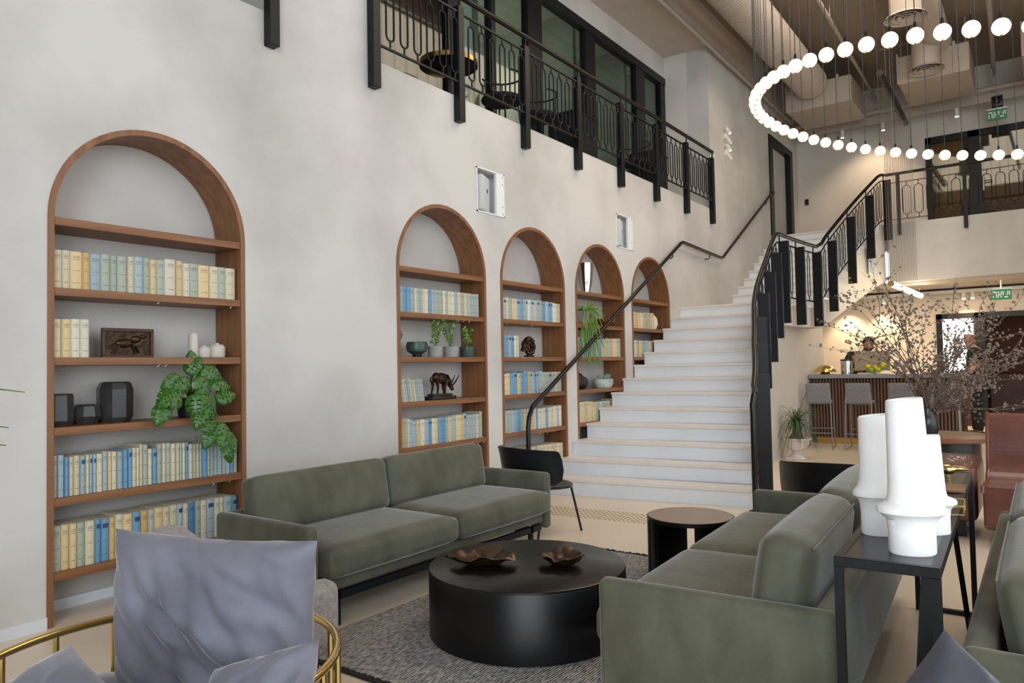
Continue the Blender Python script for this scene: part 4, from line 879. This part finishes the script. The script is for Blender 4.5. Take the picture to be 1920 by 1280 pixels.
for k, (px, py) in enumerate(((0, -.08), (.02, 0), (-.01, .08), (.03, .05))):
    for i in range(10):
        a = i*2.4; u = Vector((cos(a)*.05, sin(a)*.05, .05+.01*(i % 3))); v = Vector((-sin(a), cos(a), 0))*.014; c0 = Vector((px, py, .10)); b.poly([c0, c0+u*.6+v, c0+u, c0+u*.6-v])
b.ob('foliage', 'succulent', SK)['kind'] = 'stuff'
b = B(); b.lathe([(0, 0), (.06, 0), (.09, .07), (.08, .15), (.045, .20), (.035, .2), (.03, .16), (0, .1)], n=20); o = tag(b.ob('pink_vase', 'urn', None, True), 'round pale pink vase beside books in farthest arch', 'vase'); o.location = (-.12, A5+.24, 1.77)
# ------------------------------------------------------------------ bar
BX0, BX1, BY, BZ = 1.215, 3.3, 12.25, 1.085
BAR = thing('bar_counter', 'bar counter with vertical timber slats and grey stone top', 'bar', (BX0, BY, 0))
b = B(); b.box(-.06, BX1-BX0, -.05, .62, BZ-.06, BZ, bev=.006); b.ob('counter_top', 'grey_counter', BAR)
b = B(); b.box(0, BX1-BX0-.05, .03, .55, .10, BZ-.06); b.ob('body', 'slat_back', BAR)
b = B(); b.box(.02, BX1-BX0-.07, .06, .5, 0, .10); b.ob('plinth', 'brass_soft', BAR)
b = B(); b.box(0, .028, 0, .03, .10, BZ-.06); SLM = b.mesh('slat', 'slat_wood')
for i in range(int((BX1-BX0-.05)/.046)): o = link('slat', SLM, BAR); o.location.x = i*.046
# bar stools
def stool(i, x, y, label):
    t = thing('bar_stool', label, 'bar stool', (x, y, 0), [.12, 0, -.05, .05][i], 'grey bar stools')
    o = cushion(.34, .36, .05, r=.02, puff=.004).ob('seat', 'grey_fabric', t, True); put(o, 0, .14, .665)
    b = cushion(.34, .04, .30, r=.018, puff=.004, axis=1)
    for v in b.bm.verts: v.co.x *= 1+.08*(.15-v.co.z)
    o = b.ob('backrest', 'grey_fabric', t, True); put(o, 0, -.04, .675, 0, .10)
    for sx in (-.165, .165):
        b = B(); b.tube([(sx, -.05, .84), (sx*1.02, -.06, .70), (sx*1.1, -.10, .02), (sx*1.1, .34, .02), (sx*1.02, .29, .68)], .0095, n=8); b.ob('leg', 'steel', t, True)
    b = B(); b.tube([(-.165, -.065, .84), (.165, -.065, .84)], .0095, n=8); b.ob('back_bar', 'steel', t, True)
    b = B(); b.cyl((-.17, .32, .28), (.17, .32, .28), .009, n=8); b.ob('footrest', 'steel', t, True)
    b = B(); b.cyl((-.175, -.085, .24), (.175, -.085, .24), .008, n=8); b.ob('stretcher', 'steel', t, True)
stool(0, 1.47, 11.48, 'grey upholstered bar stool, leftmost at the bar'); stool(1, 2.02, 11.48, 'grey upholstered bar stool, second from left at the bar'); stool(2, 2.58, 11.5, 'grey upholstered bar stool, third, partly behind the tall vase'); stool(3, 3.08, 11.5, 'grey upholstered bar stool, rightmost, behind the dry branches')
# things on the bar
ML_ = thing('mushroom_lamp', 'gold dome table lamp on the bar counter', 'lamp', (1.36, 12.42, BZ))
b = B(); b.lathe([(0, .15), (.05, .147), (.11, .12), (.155, .075), (.17, .04), (.16, .042), (.1, .1), (0, .12)], n=32); b.ob('shade', 'brass', ML_, True); b = B(); b.lathe([(0, 0), (.075, 0), (.07, .02), (.05, .06), (0, .06)], n=24); b.ob('base', 'brass', ML_, True)
CN2 = thing('chrome_canister', 'chrome canister with a black lid on the bar', 'canister', (1.66, 12.55, BZ))
b = B(); b.lathe([(0, 0), (.09, 0), (.092, .21), (0, .21)], n=28); b.ob('body', 'chrome', CN2, True); b = B(); b.lathe([(0, .21), (.095, .21), (.095, .235), (0, .24)], n=28); b.ob('lid', 'black_plastic', CN2, True)
GS = thing('cake_stand', 'clear glass footed stand behind the chrome canister', 'glass stand', (1.63, 12.85, BZ))
b = B(); b.lathe([(0, 0), (.08, 0), (.015, .02), (.012, .3), (.03, .33), (.12, .38), (.12, .40), (.0, .35)], n=24); b.ob('bowl', 'table_glass', GS, True)
IM = thing('desktop_monitor', 'desktop computer seen from the back, on the bar', 'monitor', (1.98, 12.62, BZ-.0))
b = B(); b.box(-.22, .29, -.012, .012, .05, .355, bev=.006); b.ob('screen', 'monitor_alu', IM); b = B(); b.box(-.10, .10, -.09, .09, 0, .008); b.box(-.06, .08, .01, .02, 0, .15); b.ob('stand', 'monitor_alu', IM)
b = B(); b.ball((.03, -.013, .26), .017, 10, 8, (1, .15, 1.1)); b.ob('logo', 'black_plastic', IM, True)
FB = thing('fruit_bowl', 'shallow glass fruit bowl on the bar', 'bowl', (2.10, 12.36, BZ)); b = B(); b.lathe([(0, 0), (.06, 0), (.12, .05), (.15, .09), (.146, .09), (.11, .05), (0, .012)], n=28); b.ob('bowl', 'table_glass', FB, True)
for i, (x, y, z, m, nm) in enumerate(((-.05, -.03, .06, 'apple', 'green apple in the fruit bowl, lower left'), (.05, -.03, .06, 'lemon', 'yellow lemon in the fruit bowl, front'), (-.1, .0, .115, 'lemon', 'yellow lemon in the fruit bowl, upper left'), (.0, .05, .11, 'red_fruit', 'red apple in the fruit bowl'), (.1, .0, .11, 'apple', 'green apple in the fruit bowl, right'), (.12, .03, .15, 'lemon', 'yellow lemon on top of the fruit, right'), (0, 0, .10, 'apple', 'green apple in the middle of the fruit bowl'))):
    b = B(); b.ball((0, 0, 0), .042, 14, 10, (1, 1, .92)); b.cyl((0, 0, .034), (.004, 0, .048), .003, n=5); o = tag(b.ob('fruit', m, None, True), nm, 'fruit', 'fruit in the bowl'); o.location = (2.10+x, 12.36+y, BZ+z)
b = B(); b.box(0, .22, 0, .3, 0, .02); o = tag(b.ob('menu_stack', 'paper'), 'pale papers lying on the bar beside the fruit', 'papers'); put(o, 1.86, 12.3, BZ, .1)
for i, x in enumerate((2.45, 2.6, 2.75)):
    b = B(); b.lathe([(0, 0), (.035, 0), (.006, .01), (.006, .08), (.04, .12), (.038, .17), (.036, .17), (.036, .12), (0, .09)], n=16); o = tag(b.ob('wine_glass', 'table_glass', None, True), ['clear stem glass on the bar nearest the fruit bowl', 'clear stem glass, middle of three behind the branches', 'clear stem glass on the bar farthest right'][i], 'glass', 'glasses on the bar'); o.location = (x, 12.5, BZ)
# ponytail palm in urn
PP = thing('palm_urn', 'ponytail palm in a weathered white urn beside the stair', 'plant', (1.50, 10.12, 0))
b = B(); b.box(-.12, .12, -.12, .12, 0, .035, bev=.01); b.lathe([(.10, .035), (.09, .05), (.055, .085), (.06, .11), (.12, .15), (.15, .20), (.16, .25), (.185, .265), (.19, .285), (.16, .285), (.14, .25), (0, .24)], n=28); b.ob('urn', 'urn', PP, True)
b = B(); b.lathe([(.0, .24), (.09, .25), (.085, .30), (.045, .38), (.03, .45), (0, .46)], n=16); b.ob('trunk', 'trunk', PP, True)
def blades(n, L, w_, up, rnd, z0):
    b = B()
    for i in range(n):
        a = rnd.random()*6.28; s = rnd.uniform(.6, 1)*L; lift = rnd.uniform(.35, 1.25)*up; pts = []
        for j in range(8):
            t = j/7; r_ = s*.62*t; z = lift*s*t*1.1-1.35*s*t*t*(1.0 if lift < up else .75); pts.append(Vector((cos(a)*r_, sin(a)*r_, z0+z)))
        sd = Vector((-sin(a), cos(a), 0))*w_; vs = [(b.bm.verts.new(p-sd*(1-.9*(j/7)**2)), b.bm.verts.new(p+Vector((0, 0, .003))), b.bm.verts.new(p+sd*(1-.9*(j/7)**2))) for j, p in enumerate(pts)]
        for u, v in zip(vs, vs[1:]): b.bm.faces.new((u[0], u[1], v[1], v[0])); b.bm.faces.new((u[1], u[2], v[2], v[1]))
    return b
rnd = random.Random(21); blades(110, .52, .007, 1.0, rnd, .46).ob('foliage', 'leaf_dark', PP)['kind'] = 'stuff'
b = blades(14, .5, .007, 1.7, rnd, .46); b.ob('foliage', 'leaf_dark', PP)['kind'] = 'stuff'
# palm tips at the left picture edge
LP = thing('potted_palm', 'green palm fronds poking in at the left picture edge', 'plant', (.33, .95, 0))
b = B(); b.lathe([(0, 0), (.13, 0), (.17, .35), (.15, .35), (0, .3)], n=24); b.ob('pot', 'concrete_pot', LP, True)
for i, (tz, ty, n_) in enumerate(((1.23, .465, 0), (1.07, .40, 0), (.99, .39, 0), (1.35, .1, 0), (1.25, -.3, 0))):
    b = B(); pts = [Vector((0, 0, .3)), Vector((.0, .05, .8)), Vector((.02, ty*.5, tz+.04)), Vector((.02, ty, tz))]; b.tube(pts, [.006, .007, .009, .002], n=6); b.ob('frond', 'leaf', LP, True)
# ------------------------------------------------------------------ people
def skin(name, pts, edges, rad, m, parent, sub=2):
    me = bpy.data.meshes.new(name); me.from_pydata([Vector(p) for p in pts], edges, []); o = link(name, me, parent); me.materials.append(MAT[m])
    md = o.modifiers.new('skin', 'SKIN'); md.use_smooth_shade = True
    sv = me.skin_vertices[0].data
    for i, r_ in enumerate(rad): sv[i].radius = (r_, r_) if not isinstance(r_, tuple) else r_; sv[i].use_root = i == 0
    s = o.modifiers.new('sub', 'SUBSURF'); s.levels = sub; s.render_levels = sub
    return o
def hand(pts, edges, rad, wrist, d, side, L=.17):
    """palm and five separate bent fingers added after the wrist vertex"""
    d = Vector(d).normalized(); side = Vector(side).normalized(); nrm = d.cross(side); w0 = Vector(pts[wrist]); pal = len(pts)
    pts.append(w0+d*.05); rad.append((.034, .018)); edges.append((wrist, pal))
    for k, (off, ln) in enumerate(((-.030, .062), (-.010, .075), (.010, .072), (.028, .058))):
        i = len(pts); q = w0+d*.085+side*off; pts += [q, q+d*ln*.5+nrm*.006, q+d*ln*.85+nrm*.03]; rad += [.0095, .0085, .0075]; edges += [(pal, i), (i, i+1), (i+1, i+2)]
    i = len(pts); q = w0+d*.035-side*.035; pts += [q, q+d*.03-side*.022+nrm*.012, q+d*.058-side*.026+nrm*.02]; rad += [.012, .0095, .008]; edges += [(pal, i), (i, i+1), (i+1, i+2)]
def person(label, loc, rz, J, hair=True, trouser='black_cloth'):
    t = thing('person', label, 'person', loc, rz)
    V = ['pel', 'waist', 'chest', 'neck', 'chin', 'head', 'crown']; pts = [Vector(J[k]) for k in V]; rad = [(.15, .11), (.14, .10), (.165, .11), .056, (.062, .075), (.078, .096), (.055, .065)]; ed = [(0, 1), (1, 2), (2, 3), (3, 4), (4, 5), (5, 6)]
    for s in 'LR':
        b0 = len(pts); pts += [Vector(J['sh'+s]), Vector(J['el'+s]), Vector(J['wr'+s])]; rad += [.062, .045, .03]; ed += [(2, b0), (b0, b0+1), (b0+1, b0+2)]
        hand(pts, ed, rad, b0+2, J['hd'+s], J['hs'+s])
        b0 = len(pts); pts += [Vector(J['hip'+s]), Vector(J['kn'+s]), Vector(J['an'+s]), Vector(J['toe'+s])]; rad += [.09, .062, .04, .032]; ed += [(0, b0), (b0, b0+1), (b0+1, b0+2), (b0+2, b0+3)]
    skin('body', pts, ed, rad, 'skin', t)
    sl = J.get('sleeve', .95)
    sp = [J['pel'], J['waist'], J['chest'], Vector(J['neck'])-Vector((0, 0, .03))]; sr = [(.185, .145), (.175, .14), (.205, .155), .074]; se = [(0, 1), (1, 2), (2, 3)]
    for s in 'LR':
        b0 = len(sp); a, e_, w_ = Vector(J['sh'+s]), Vector(J['el'+s]), Vector(J['wr'+s]); sp += [a, a.lerp(e_, min(1, sl*2))]; sr += [.096, .072]; se += [(2, b0), (b0, b0+1)]
        if sl > .5: sp.append(e_.lerp(w_, (sl-.5)*2)); sr.append(.045); se.append((b0+1, b0+2))
    skin('shirt', sp, se, sr, 'black_cloth', t)
    tp = [J['pel']]; tr = [(.17, .13)]; te = []
    for s in 'LR': b0 = len(tp); tp += [J['hip'+s], J['kn'+s], J['an'+s]]; tr += [.105, .08, .062]; te += [(0, b0), (b0, b0+1), (b0+1, b0+2)]
    skin('trousers', tp, te, tr, trouser, t)
    for s in 'LR':
        an, toe = Vector(J['an'+s]), Vector(J['toe'+s]); d = (toe-an); d.z = 0; d.normalize(); b = B(); q = cushion(.10, .28, .085, r=.035, puff=.005).xf(TR(an.x+d.x*.07, an.y+d.y*.07, 0, math.atan2(d.y, d.x)-PI/2)); q.ob('shoe', 'black_plastic', t, True)
    # face
    hd = Vector(J['head']); f = Vector(J['face']).normalized(); sd = f.cross(Vector((0, 0, 1))).normalized(); up = sd.cross(f); Mf = Matrix((sd, f, up)).transposed().to_4x4()
    at = lambda x, y, z: hd+Mf.to_3x3() @ Vector((x, y, z))
    b = B(); b.ball(at(0, .094, -.02), .014, 10, 8, (.8, 1.2, 1.7), Mf.to_3x3()); b.ob('nose', 'skin', t, True)
    for s in (-1, 1):
        b = B(); b.ball(at(s*.031, .083, .008), .009, 8, 6, (1.3, .6, .8), Mf.to_3x3()); b.ob('eye', 'hair', t, True)
        b = B(); b.tube([at(s*.012, .09, .03), at(s*.03, .09, .036), at(s*.048, .078, .028)], .005, n=5); b.ob('brow', 'hair', t, True)
        b = B(); b.ball(at(s*.084, -.005, -.005), .02, 8, 6, (.4, .8, 1.4), Mf.to_3x3()); b.ob('ear', 'skin', t, True)
    b = B(); b.tube([at(-.022, .083, -.058), at(0, .09, -.057), at(.022, .083, -.058)], .005, n=5); b.ob('mouth', 'red_fruit', t, True)
    if hair:
        b = B(); b.ball((0, 0, 0), .1, 20, 14, (.92, 1.06, 1.02)); bmesh.ops.bisect_plane(b.bm, geom=b.bm.verts[:]+b.bm.edges[:]+b.bm.faces[:], plane_co=(0, .045, .04), plane_no=(0, .75, -.65), clear_outer=True); b.xf(Matrix.Translation(at(0, -.012, .03)) @ Mf); b.ob('hair', 'hair', t, True)
        b = B(); b.ball((0, 0, 0), .085, 18, 12, (.93, 1.0, .9)); bmesh.ops.bisect_plane(b.bm, geom=b.bm.verts[:]+b.bm.edges[:]+b.bm.faces[:], plane_co=(0, 0, -.012), plane_no=(0, 0, 1), clear_outer=True); b.xf(Matrix.Translation(at(0, .012, -.033)) @ Mf); b.ob('beard', 'hair', t, True)
    return t
person('dark haired bearded person in black leaning behind the bar', (1.83, 13.12, .0), 0, dict(pel=(-.08, .1, .93), waist=(-.09, .08, 1.07), chest=(-.06, .02, 1.26), neck=(.0, -.04, 1.42), chin=(.05, -.07, 1.485), head=(.07, -.08, 1.555), crown=(.06, -.06, 1.63), face=(.35, -1, -.28),
    shL=(-.24, .03, 1.37), elL=(-.30, -.10, 1.13), wrL=(-.10, -.30, 1.14), hdL=(1, -.3, 0), hsL=(0, 0, 1), shR=(.13, 0, 1.34), elR=(.33, -.16, 1.17), wrR=(.22, -.16, 1.42), hdR=(-.3, .1, 1), hsR=(.2, -1, 0),
    hipL=(-.17, .1, .88), knL=(-.18, .06, .48), anL=(-.18, .1, .07), toeL=(-.18, -.06, .03), hipR=(.01, .1, .88), knR=(.02, .06, .48), anR=(.02, .1, .07), toeR=(.02, -.06, .03)))
person('bald person in black shirt and trousers standing behind the dry branches', (3.24, 14.45, 0), 0, dict(pel=(.05, 0, .95), waist=(.05, 0, 1.10), chest=(.03, 0, 1.32), neck=(.0, 0, 1.49), chin=(-.045, -.01, 1.56), head=(-.05, -.01, 1.64), crown=(-.03, 0, 1.72), face=(-1, -.15, -.1),
    shL=(.04, -.2, 1.41), elL=(.02, -.27, 1.12), wrL=(-.20, -.22, 1.04), hdL=(-1, .1, -.1), hsL=(0, 0, 1), shR=(.04, .2, 1.41), elR=(.03, .26, 1.12), wrR=(-.2, .18, 1.06), hdR=(-1, 0, -.1), hsR=(0, 0, 1), sleeve=.35,
    hipL=(.05, -.09, .9), knL=(.04, -.1, .49), anL=(.07, -.1, .07), toeL=(-.1, -.12, .03), hipR=(.05, .09, .9), knR=(.0, .1, .49), anR=(.0, .1, .07), toeR=(-.16, .1, .03)), hair=False)
# ------------------------------------------------------------------ chandelier
CH = thing('ring_chandelier', 'huge ring chandelier of glowing glass globes on black cords', 'chandelier', (3.752, 8.568, 3.8))
b = B(); b.ball((0, 0, 0), .063, 20, 14); BM = b.mesh('globe', 'bulb_glow', True); b = B(); b.ball((0, 0, -.058), .012, 10, 8); FM = b.mesh('finial', 'brass', True); b = B(); b.cyl((0, 0, .055), (0, 0, .11), .014, .01, n=10); CM_ = b.mesh('socket', 'black_metal'); b = B(); b.cyl((0, 0, 0), (0, 0, 1), .0042, n=5, caps=False); KM = b.mesh('cord', 'cord')
NB = 70
for i in range(NB):
    a = 2*PI*i/NB; x, y = 2.094*cos(a), 2.094*sin(a); z = -.166*x-.005*y
    g = link('globe', BM, CH); g.location = (x, y, z); link('finial', FM, g); link('socket', CM_, g)
    k = link('cord', KM, CH); k.location = (x, y, z+.11); k.scale.z = 6.88-3.8-z-.11
b = B(); b.lathe([(2.0, 3.08), (2.18, 3.08), (2.18, 3.10), (2.0, 3.10), (2.0, 3.08)], n=72); b.ob('ceiling_ring', 'ceiling', CH, True)
# ------------------------------------------------------------------ ceiling services
DU = thing('spiral_duct', 'ribbed spiral ventilation duct under the ceiling, leftmost', 'duct', (.90, 5.0, 6.42)); b = B(); pr = []
for i in range(150): z = i*.06; pr += [(.29, z), (.29, z+.045), (.297, z+.05), (.297, z+.056)]
b.lathe(pr, n=28, M=Matrix.Rotation(-PI/2, 4, 'X')); b.ob('tube', 'duct', DU, True)
def unit(label, x0, x1, y0, y1, z0, z1):
    t = thing('air_unit', label, 'air unit', (x0, y0, z0), 0, 'ceiling air units'); w_, d_, h_ = x1-x0, y1-y0, z1-z0
    b = B(); b.box(0, w_, 0, d_, 0, h_, bev=.01, seg=1); b.ob('casing', 'duct_box', t); b = B(); b.box(w_*.78, w_*.82, -.02, .0, 0, h_*1.1); b.box(-.01, .02, -.02, 0, 0, h_*1.1); b.ob('bracket', 'tray_metal', t)
    for x in (.05, w_-.05):
        b = B(); b.cyl((x, .1, h_), (x, .1, 6.9-z0), .008, n=6); b.ob('rod', 'tray_metal', t)
unit('beige ceiling air unit at the end of the spiral duct', .45, 1.58, 14.1, 15.4, 5.98, 6.45); unit('beige ceiling air unit right of centre above the doors', 2.36, 3.40, 13.85, 15.2, 5.98, 6.45); unit('beige ceiling air unit cut by the right picture edge', 4.1, 5.2, 13.85, 15.2, 6.0, 6.5)
def diffuser(label, x, y, z):
    t = thing('round_diffuser', label, 'diffuser', (x, y, z), 0, 'round air diffusers')
    b = B(); b.lathe([(.27, .0), (.255, .02), (.21, .05), (.20, .36), (.19, .36), (.2, .05), (.24, .015)], n=36); b.ob('collar', 'duct', t, True)
    for r_ in (.06, .13):
        b = B(); b.lathe([(r_, .03), (r_+.05, .005), (r_+.052, .01), (r_+.002, .036)], n=28); b.ob('vane', 'duct_box', t, True)
    for k in range(3):
        b = B(); a = k*2.1; b.cyl((0, 0, .02), (cos(a)*.24, sin(a)*.24, .02), .006, n=5); b.ob('spoke', 'tray_metal', t)
    b = B(); b.cyl((0, 0, .36), (0, 0, 6.9-z), .2, n=28); b.ob('duct_neck', 'duct', t, True)
diffuser('round white air diffuser near the top, above the chandelier', 2.83, 11.25, 6.0); diffuser('round white air diffuser in front of the middle air unit', 2.82, 13.5, 6.0)
DU2 = thing('spiral_duct', 'plain round ventilation duct beside the diffusers', 'duct', (2.95, 11.2, 6.55)); b = B(); b.lathe([(.22, 0), (.22, 3.0)], n=24, M=Matrix.Rotation(-PI/2, 4, 'X')); b.ob('tube', 'duct', DU2, True)
for i, (x0, y0, x1, y1, z, r_, nm) in enumerate(((.13, 2, .10, 16.3, 6.30, .035, 'pale pipe along the top of the plaster wall'), (1.80, 5, 1.62, 16.3, 6.62, .03, 'thin sprinkler pipe crossing the ceiling behind the chandelier'), (3.85, 8, 3.64, 16.3, 6.62, .035, 'sprinkler pipe right of the middle air unit'), (.1, 15.75, 6.5, 15.7, 6.18, .045, 'long pale pipe along the back ceiling'))):
    t = thing('ceiling_pipe', nm, 'pipe', (x0, y0, z)); b = B(); b.cyl((0, 0, 0), (x1-x0, y1-y0, 0), r_, n=12); b.ob('tube', 'tray_metal', t, True)
    for k in range(1, 8):
        q = k/8; b = B(); b.cyl(((x1-x0)*q, (y1-y0)*q, -r_-.01), ((x1-x0)*q, (y1-y0)*q, (6.9 if z > 6.4 or i == 3 else 6.4)-z), .007, n=5); b.ob('hanger', 'tray_metal', t)
t = thing('cable_tray', 'perforated cable tray along the back ceiling', 'cable tray', (.1, 15.85, 5.98))
b = B(); b.box(0, 7, 0, .02, 0, .13); b.box(0, 7, 0, .3, .13, .14); b.ob('side', 'tray_metal', t); b = B(); b.box(0, 7, -.01, .0, .12, .145); b.ob('lip', 'duct_box', t)
for k in range(9):
    b = B(); b.box(.3+k*.8, .33+k*.8, .1, .13, .14, .92); b.ob('hanger', 'tray_metal', t)
for i, (x, z) in enumerate(((1.05, 5.93), (1.8, 5.93), (3.05, 5.93))):
    t = thing('track_spot', 'small white ceiling spot under the cable tray, '+['left', 'middle', 'right'][i]+' one', 'spotlight', (x, 15.89, z), 0, 'spots under the cable tray'); b = B(); b.cyl((0, 0, -.1), (0, 0, .05), .035, n=14); b.ob('body', 'white_plastic', t, True); b = B(); b.cyl((0, 0, -.104), (0, 0, -.1), .03, n=14); b.ob('lens', 'spot_glow', t)
for i, (x, nm) in enumerate(((1.62, 'left of the tube lamp'), (3.0, 'above the dry branches'), (3.15, 'next to the exit sign'))):
    t = thing('track_spot', 'small white spot on the white track, '+nm, 'spotlight', (x, YB-.11, 2.56), 0, 'spots on the white track'); b = B(); b.cyl((0, -.02, -.12), (0, 0, 0), .035, n=14); b.ob('body', 'white_plastic', t, True); b = B(); b.cyl((0, -.021, -.124), (0, -.02, -.12), .03, n=14); b.ob('lens', 'spot_glow', t)
def rod(name, label, p0, p1, r_, m, endm=None):
    p0, p1 = Vector(p0), Vector(p1); t = thing(name, label, 'lamp', p0); b = B(); b.cyl((0, 0, 0), p1-p0, r_, n=14); b.ob('tube', m, t, True)
    for q in (.2, .95):
        b = B(); c = (p1-p0)*q; b.cyl(c, c+Vector((0, 0, (6.9 if p0.z > 3 or q < .5 else 2.70)-(p0+c).z)), .003, n=5); b.ob('suspension_wire', 'wire', t)
    for q in (0, 1):
        b = B(); d = (p1-p0).normalized()*.03; c = (p1-p0)*q; b.cyl(c-d*(1-q), c+d*q, r_*1.05, n=14); b.ob('end_cap', endm or m, t)
rod('linear_pendant', 'unlit black linear pendant hanging below the ceiling', (2.36, 12.1, 5.62), (2.33, 14.8, 5.58), .05, 'black_metal')
rod('tube_lamp', 'short glowing tube lamp hanging near the gallery edge', (2.36, 12.4, 2.46), (2.42, 15.2, 2.46), .045, 'tube_glow', 'brass')
b = B(); b.lathe([(0, 0), (.2, .01), (.24, .05), (.2, .09), (0, .1)], n=32); o = tag(b.ob('ceiling_disc', 'white_plastic', None, True), 'pale round ceiling disc at the top edge', 'ceiling disc'); o.location = (.75, 8.9, 6.28)
# exit signs
def sign(label, x, y, z, w_, h_):
    t = thing('exit_sign', label, 'exit sign', (x, y, z), 0, 'green exit signs'); b = B(); b.box(0, w_, 0, .02, 0, h_); b.ob('plate', 'sign_green', t); b = B(); b.box(-.005, w_+.005, -.01, .03, h_, h_+.02); b.ob('cap', 'sign_white', t)
    b = B(); b.cyl((w_/2, .01, h_), (w_/2, .01, h_+.16), .012, n=8); b.ob('stem', 'sign_white', t)
    cu = bpy.data.curves.new('lettering', 'FONT'); cu.body = '\u05d4\u05d0\u05d9\u05e6\u05d9'; cu.size = h_*.98; cu.align_x = 'CENTER'; cu.align_y = 'CENTER'; cu.extrude = .001; cu.offset = .004
    tmp = bpy.data.objects.new('tmp', cu); COL.objects.link(tmp); me = bpy.data.meshes.new_from_object(tmp.evaluated_get(bpy.context.evaluated_depsgraph_get())); bpy.data.objects.remove(tmp); me.materials.clear(); me.materials.append(MAT['sign_white']); o = link('lettering', me, t); o.location = (w_/2, -.004, h_*.5); o.rotation_euler = (PI/2, 0, 0); o.scale = (.66, 1, 1)
sign('green Hebrew exit sign above the upper gallery doors', 3.525, 15.86, 5.63, .30, .19); sign('green Hebrew exit sign hanging under the gallery', 3.515, 14.88, 2.285, .29, .175)
b = B(); b.box(0, .17, 0, .12, 0, .19, bev=.01); b.ball((.085, -.01, .10), .055, 16, 10, (1, .8, 1.2)); o = tag(b.ob('sensor_box', 'black_plastic', None, True), 'dark sensor in a box above the upper exit sign', 'sensor'); o.location = (3.60, 15.80, 5.86)
b = B(); b.box(0, .08, 0, .015, 0, .13, bev=.003); o = tag(b.ob('wall_switch', 'black_plastic'), 'small dark switch on the gallery back wall', 'switch'); o.location = (.13, YB-.016, 4.68)
# ------------------------------------------------------------------ balcony furniture behind the railing
T1 = thing('balcony_table', 'round black balcony table with a brass rim', 'table', (-.40, 5.35, ZB))
b = B(); b.lathe([(0, .50), (.28, .50), (.28, .53), (0, .53)], n=40); b.ob('top', 'black_table', T1, True); b = B(); b.lathe([(.281, .49), (.287, .49), (.287, .535), (.281, .535), (.281, .49)], n=40); b.ob('rim', 'brass', T1, True); b = B(); b.cyl((0, 0, 0), (0, 0, .5), .03, n=12); b.lathe([(0, 0), (.2, 0), (.2, .015), (0, .02)], n=28); b.ob('pedestal', 'black_metal', T1, True)
def wire_chair(label, y, x=-.42):
    t = thing('wire_chair', label, 'chair', (x, y, ZB), 0, 'balcony chairs'); b = B(); b.lathe([(0, .40), (.22, .40), (.23, .42), (.22, .44), (0, .44)], n=28); b.ob('seat', 'black_cloth', t, True)
    b = B(); b.tube([(.22*cos(a), .22*sin(a), .68) for a in [i*.25 for i in range(-2, 15)]], .01, n=6); b.ob('back_rail', 'black_metal', t, True)
    for a in (0.2, 1.2, 2.2, 3.2): b = B(); b.cyl((.21*cos(a), .21*sin(a), .42), (.22*cos(a), .22*sin(a), .68), .007, n=6); b.ob('spindle', 'black_metal', t)
    for a in (.8, 2.4, 3.9, 5.5): b = B(); b.cyl((.17*cos(a), .17*sin(a), .4), (.22*cos(a), .22*sin(a), 0), .01, n=6); b.ob('leg', 'black_metal', t)
wire_chair('black wire-back chair on the balcony behind the second bay', 6.25); wire_chair('black wire-back chair on the balcony behind the third bay', 6.95); wire_chair('black wire-back chair on the balcony near the far bays', 9.4)
for i, (y, nm) in enumerate(((7.75, 'left'), (9.9, 'right'))):
    b = B(); b.box(-.2, .2, -.25, .25, 0, .62, bev=.01); b.box(-.21, .21, -.26, .26, .62, .64, bev=.004); o = tag(b.ob('planter_box', 'black_cloth'), f'dark cabinet standing on the balcony, {nm} one', 'cabinet', 'balcony cabinets'); o.location = (-.45, y, ZB)
# ------------------------------------------------------------------ warm lamps of the place
def spot(name, loc, tgt, power, size=1.1, col=(1, .72, .40), r_=.05):
    l = bpy.data.lights.new(name, 'SPOT'); l.energy = power; l.color = col; l.spot_size = size; l.spot_blend = .7; l.shadow_soft_size = r_; o = bpy.data.objects.new(name, l); COL.objects.link(o); o.location = loc; o.rotation_euler = (Vector(tgt)-Vector(loc)).to_track_quat('-Z', 'Y').to_euler()
for x, p in ((.95, 60), (1.62, 45), (3.05, 55)): spot('track_light', (x, YB-.35, 2.42), (x, YB+.1, 1.2), p, 1.5)
spot('gallery_wash', (1.8, 15.6, 5.8), (1.5, YB, 4.6), 60, 1.6, (1, .75, .5))
for x, y in ((1.9, 15.2), (3.4, 15.2)): area('soffit_downlight', (x, y, 2.62), (0, 0, 0), .5, .5, 22, (1, .72, .42))
area('gallery_room_lamp', (3.6, YB+1.5, 5.95), (0, 0, 0), 1, 1, 15, (1, .62, .28)); area('back_room_lamp', (4.1, YB+2, 2.4), (0, 0, 0), .8, .8, 7, (1, .6, .3))
area('ceiling_downlight', (3.0, 8.5, 6.85), (0, 0, 0), 3, 7, 230, (1, .83, .64))
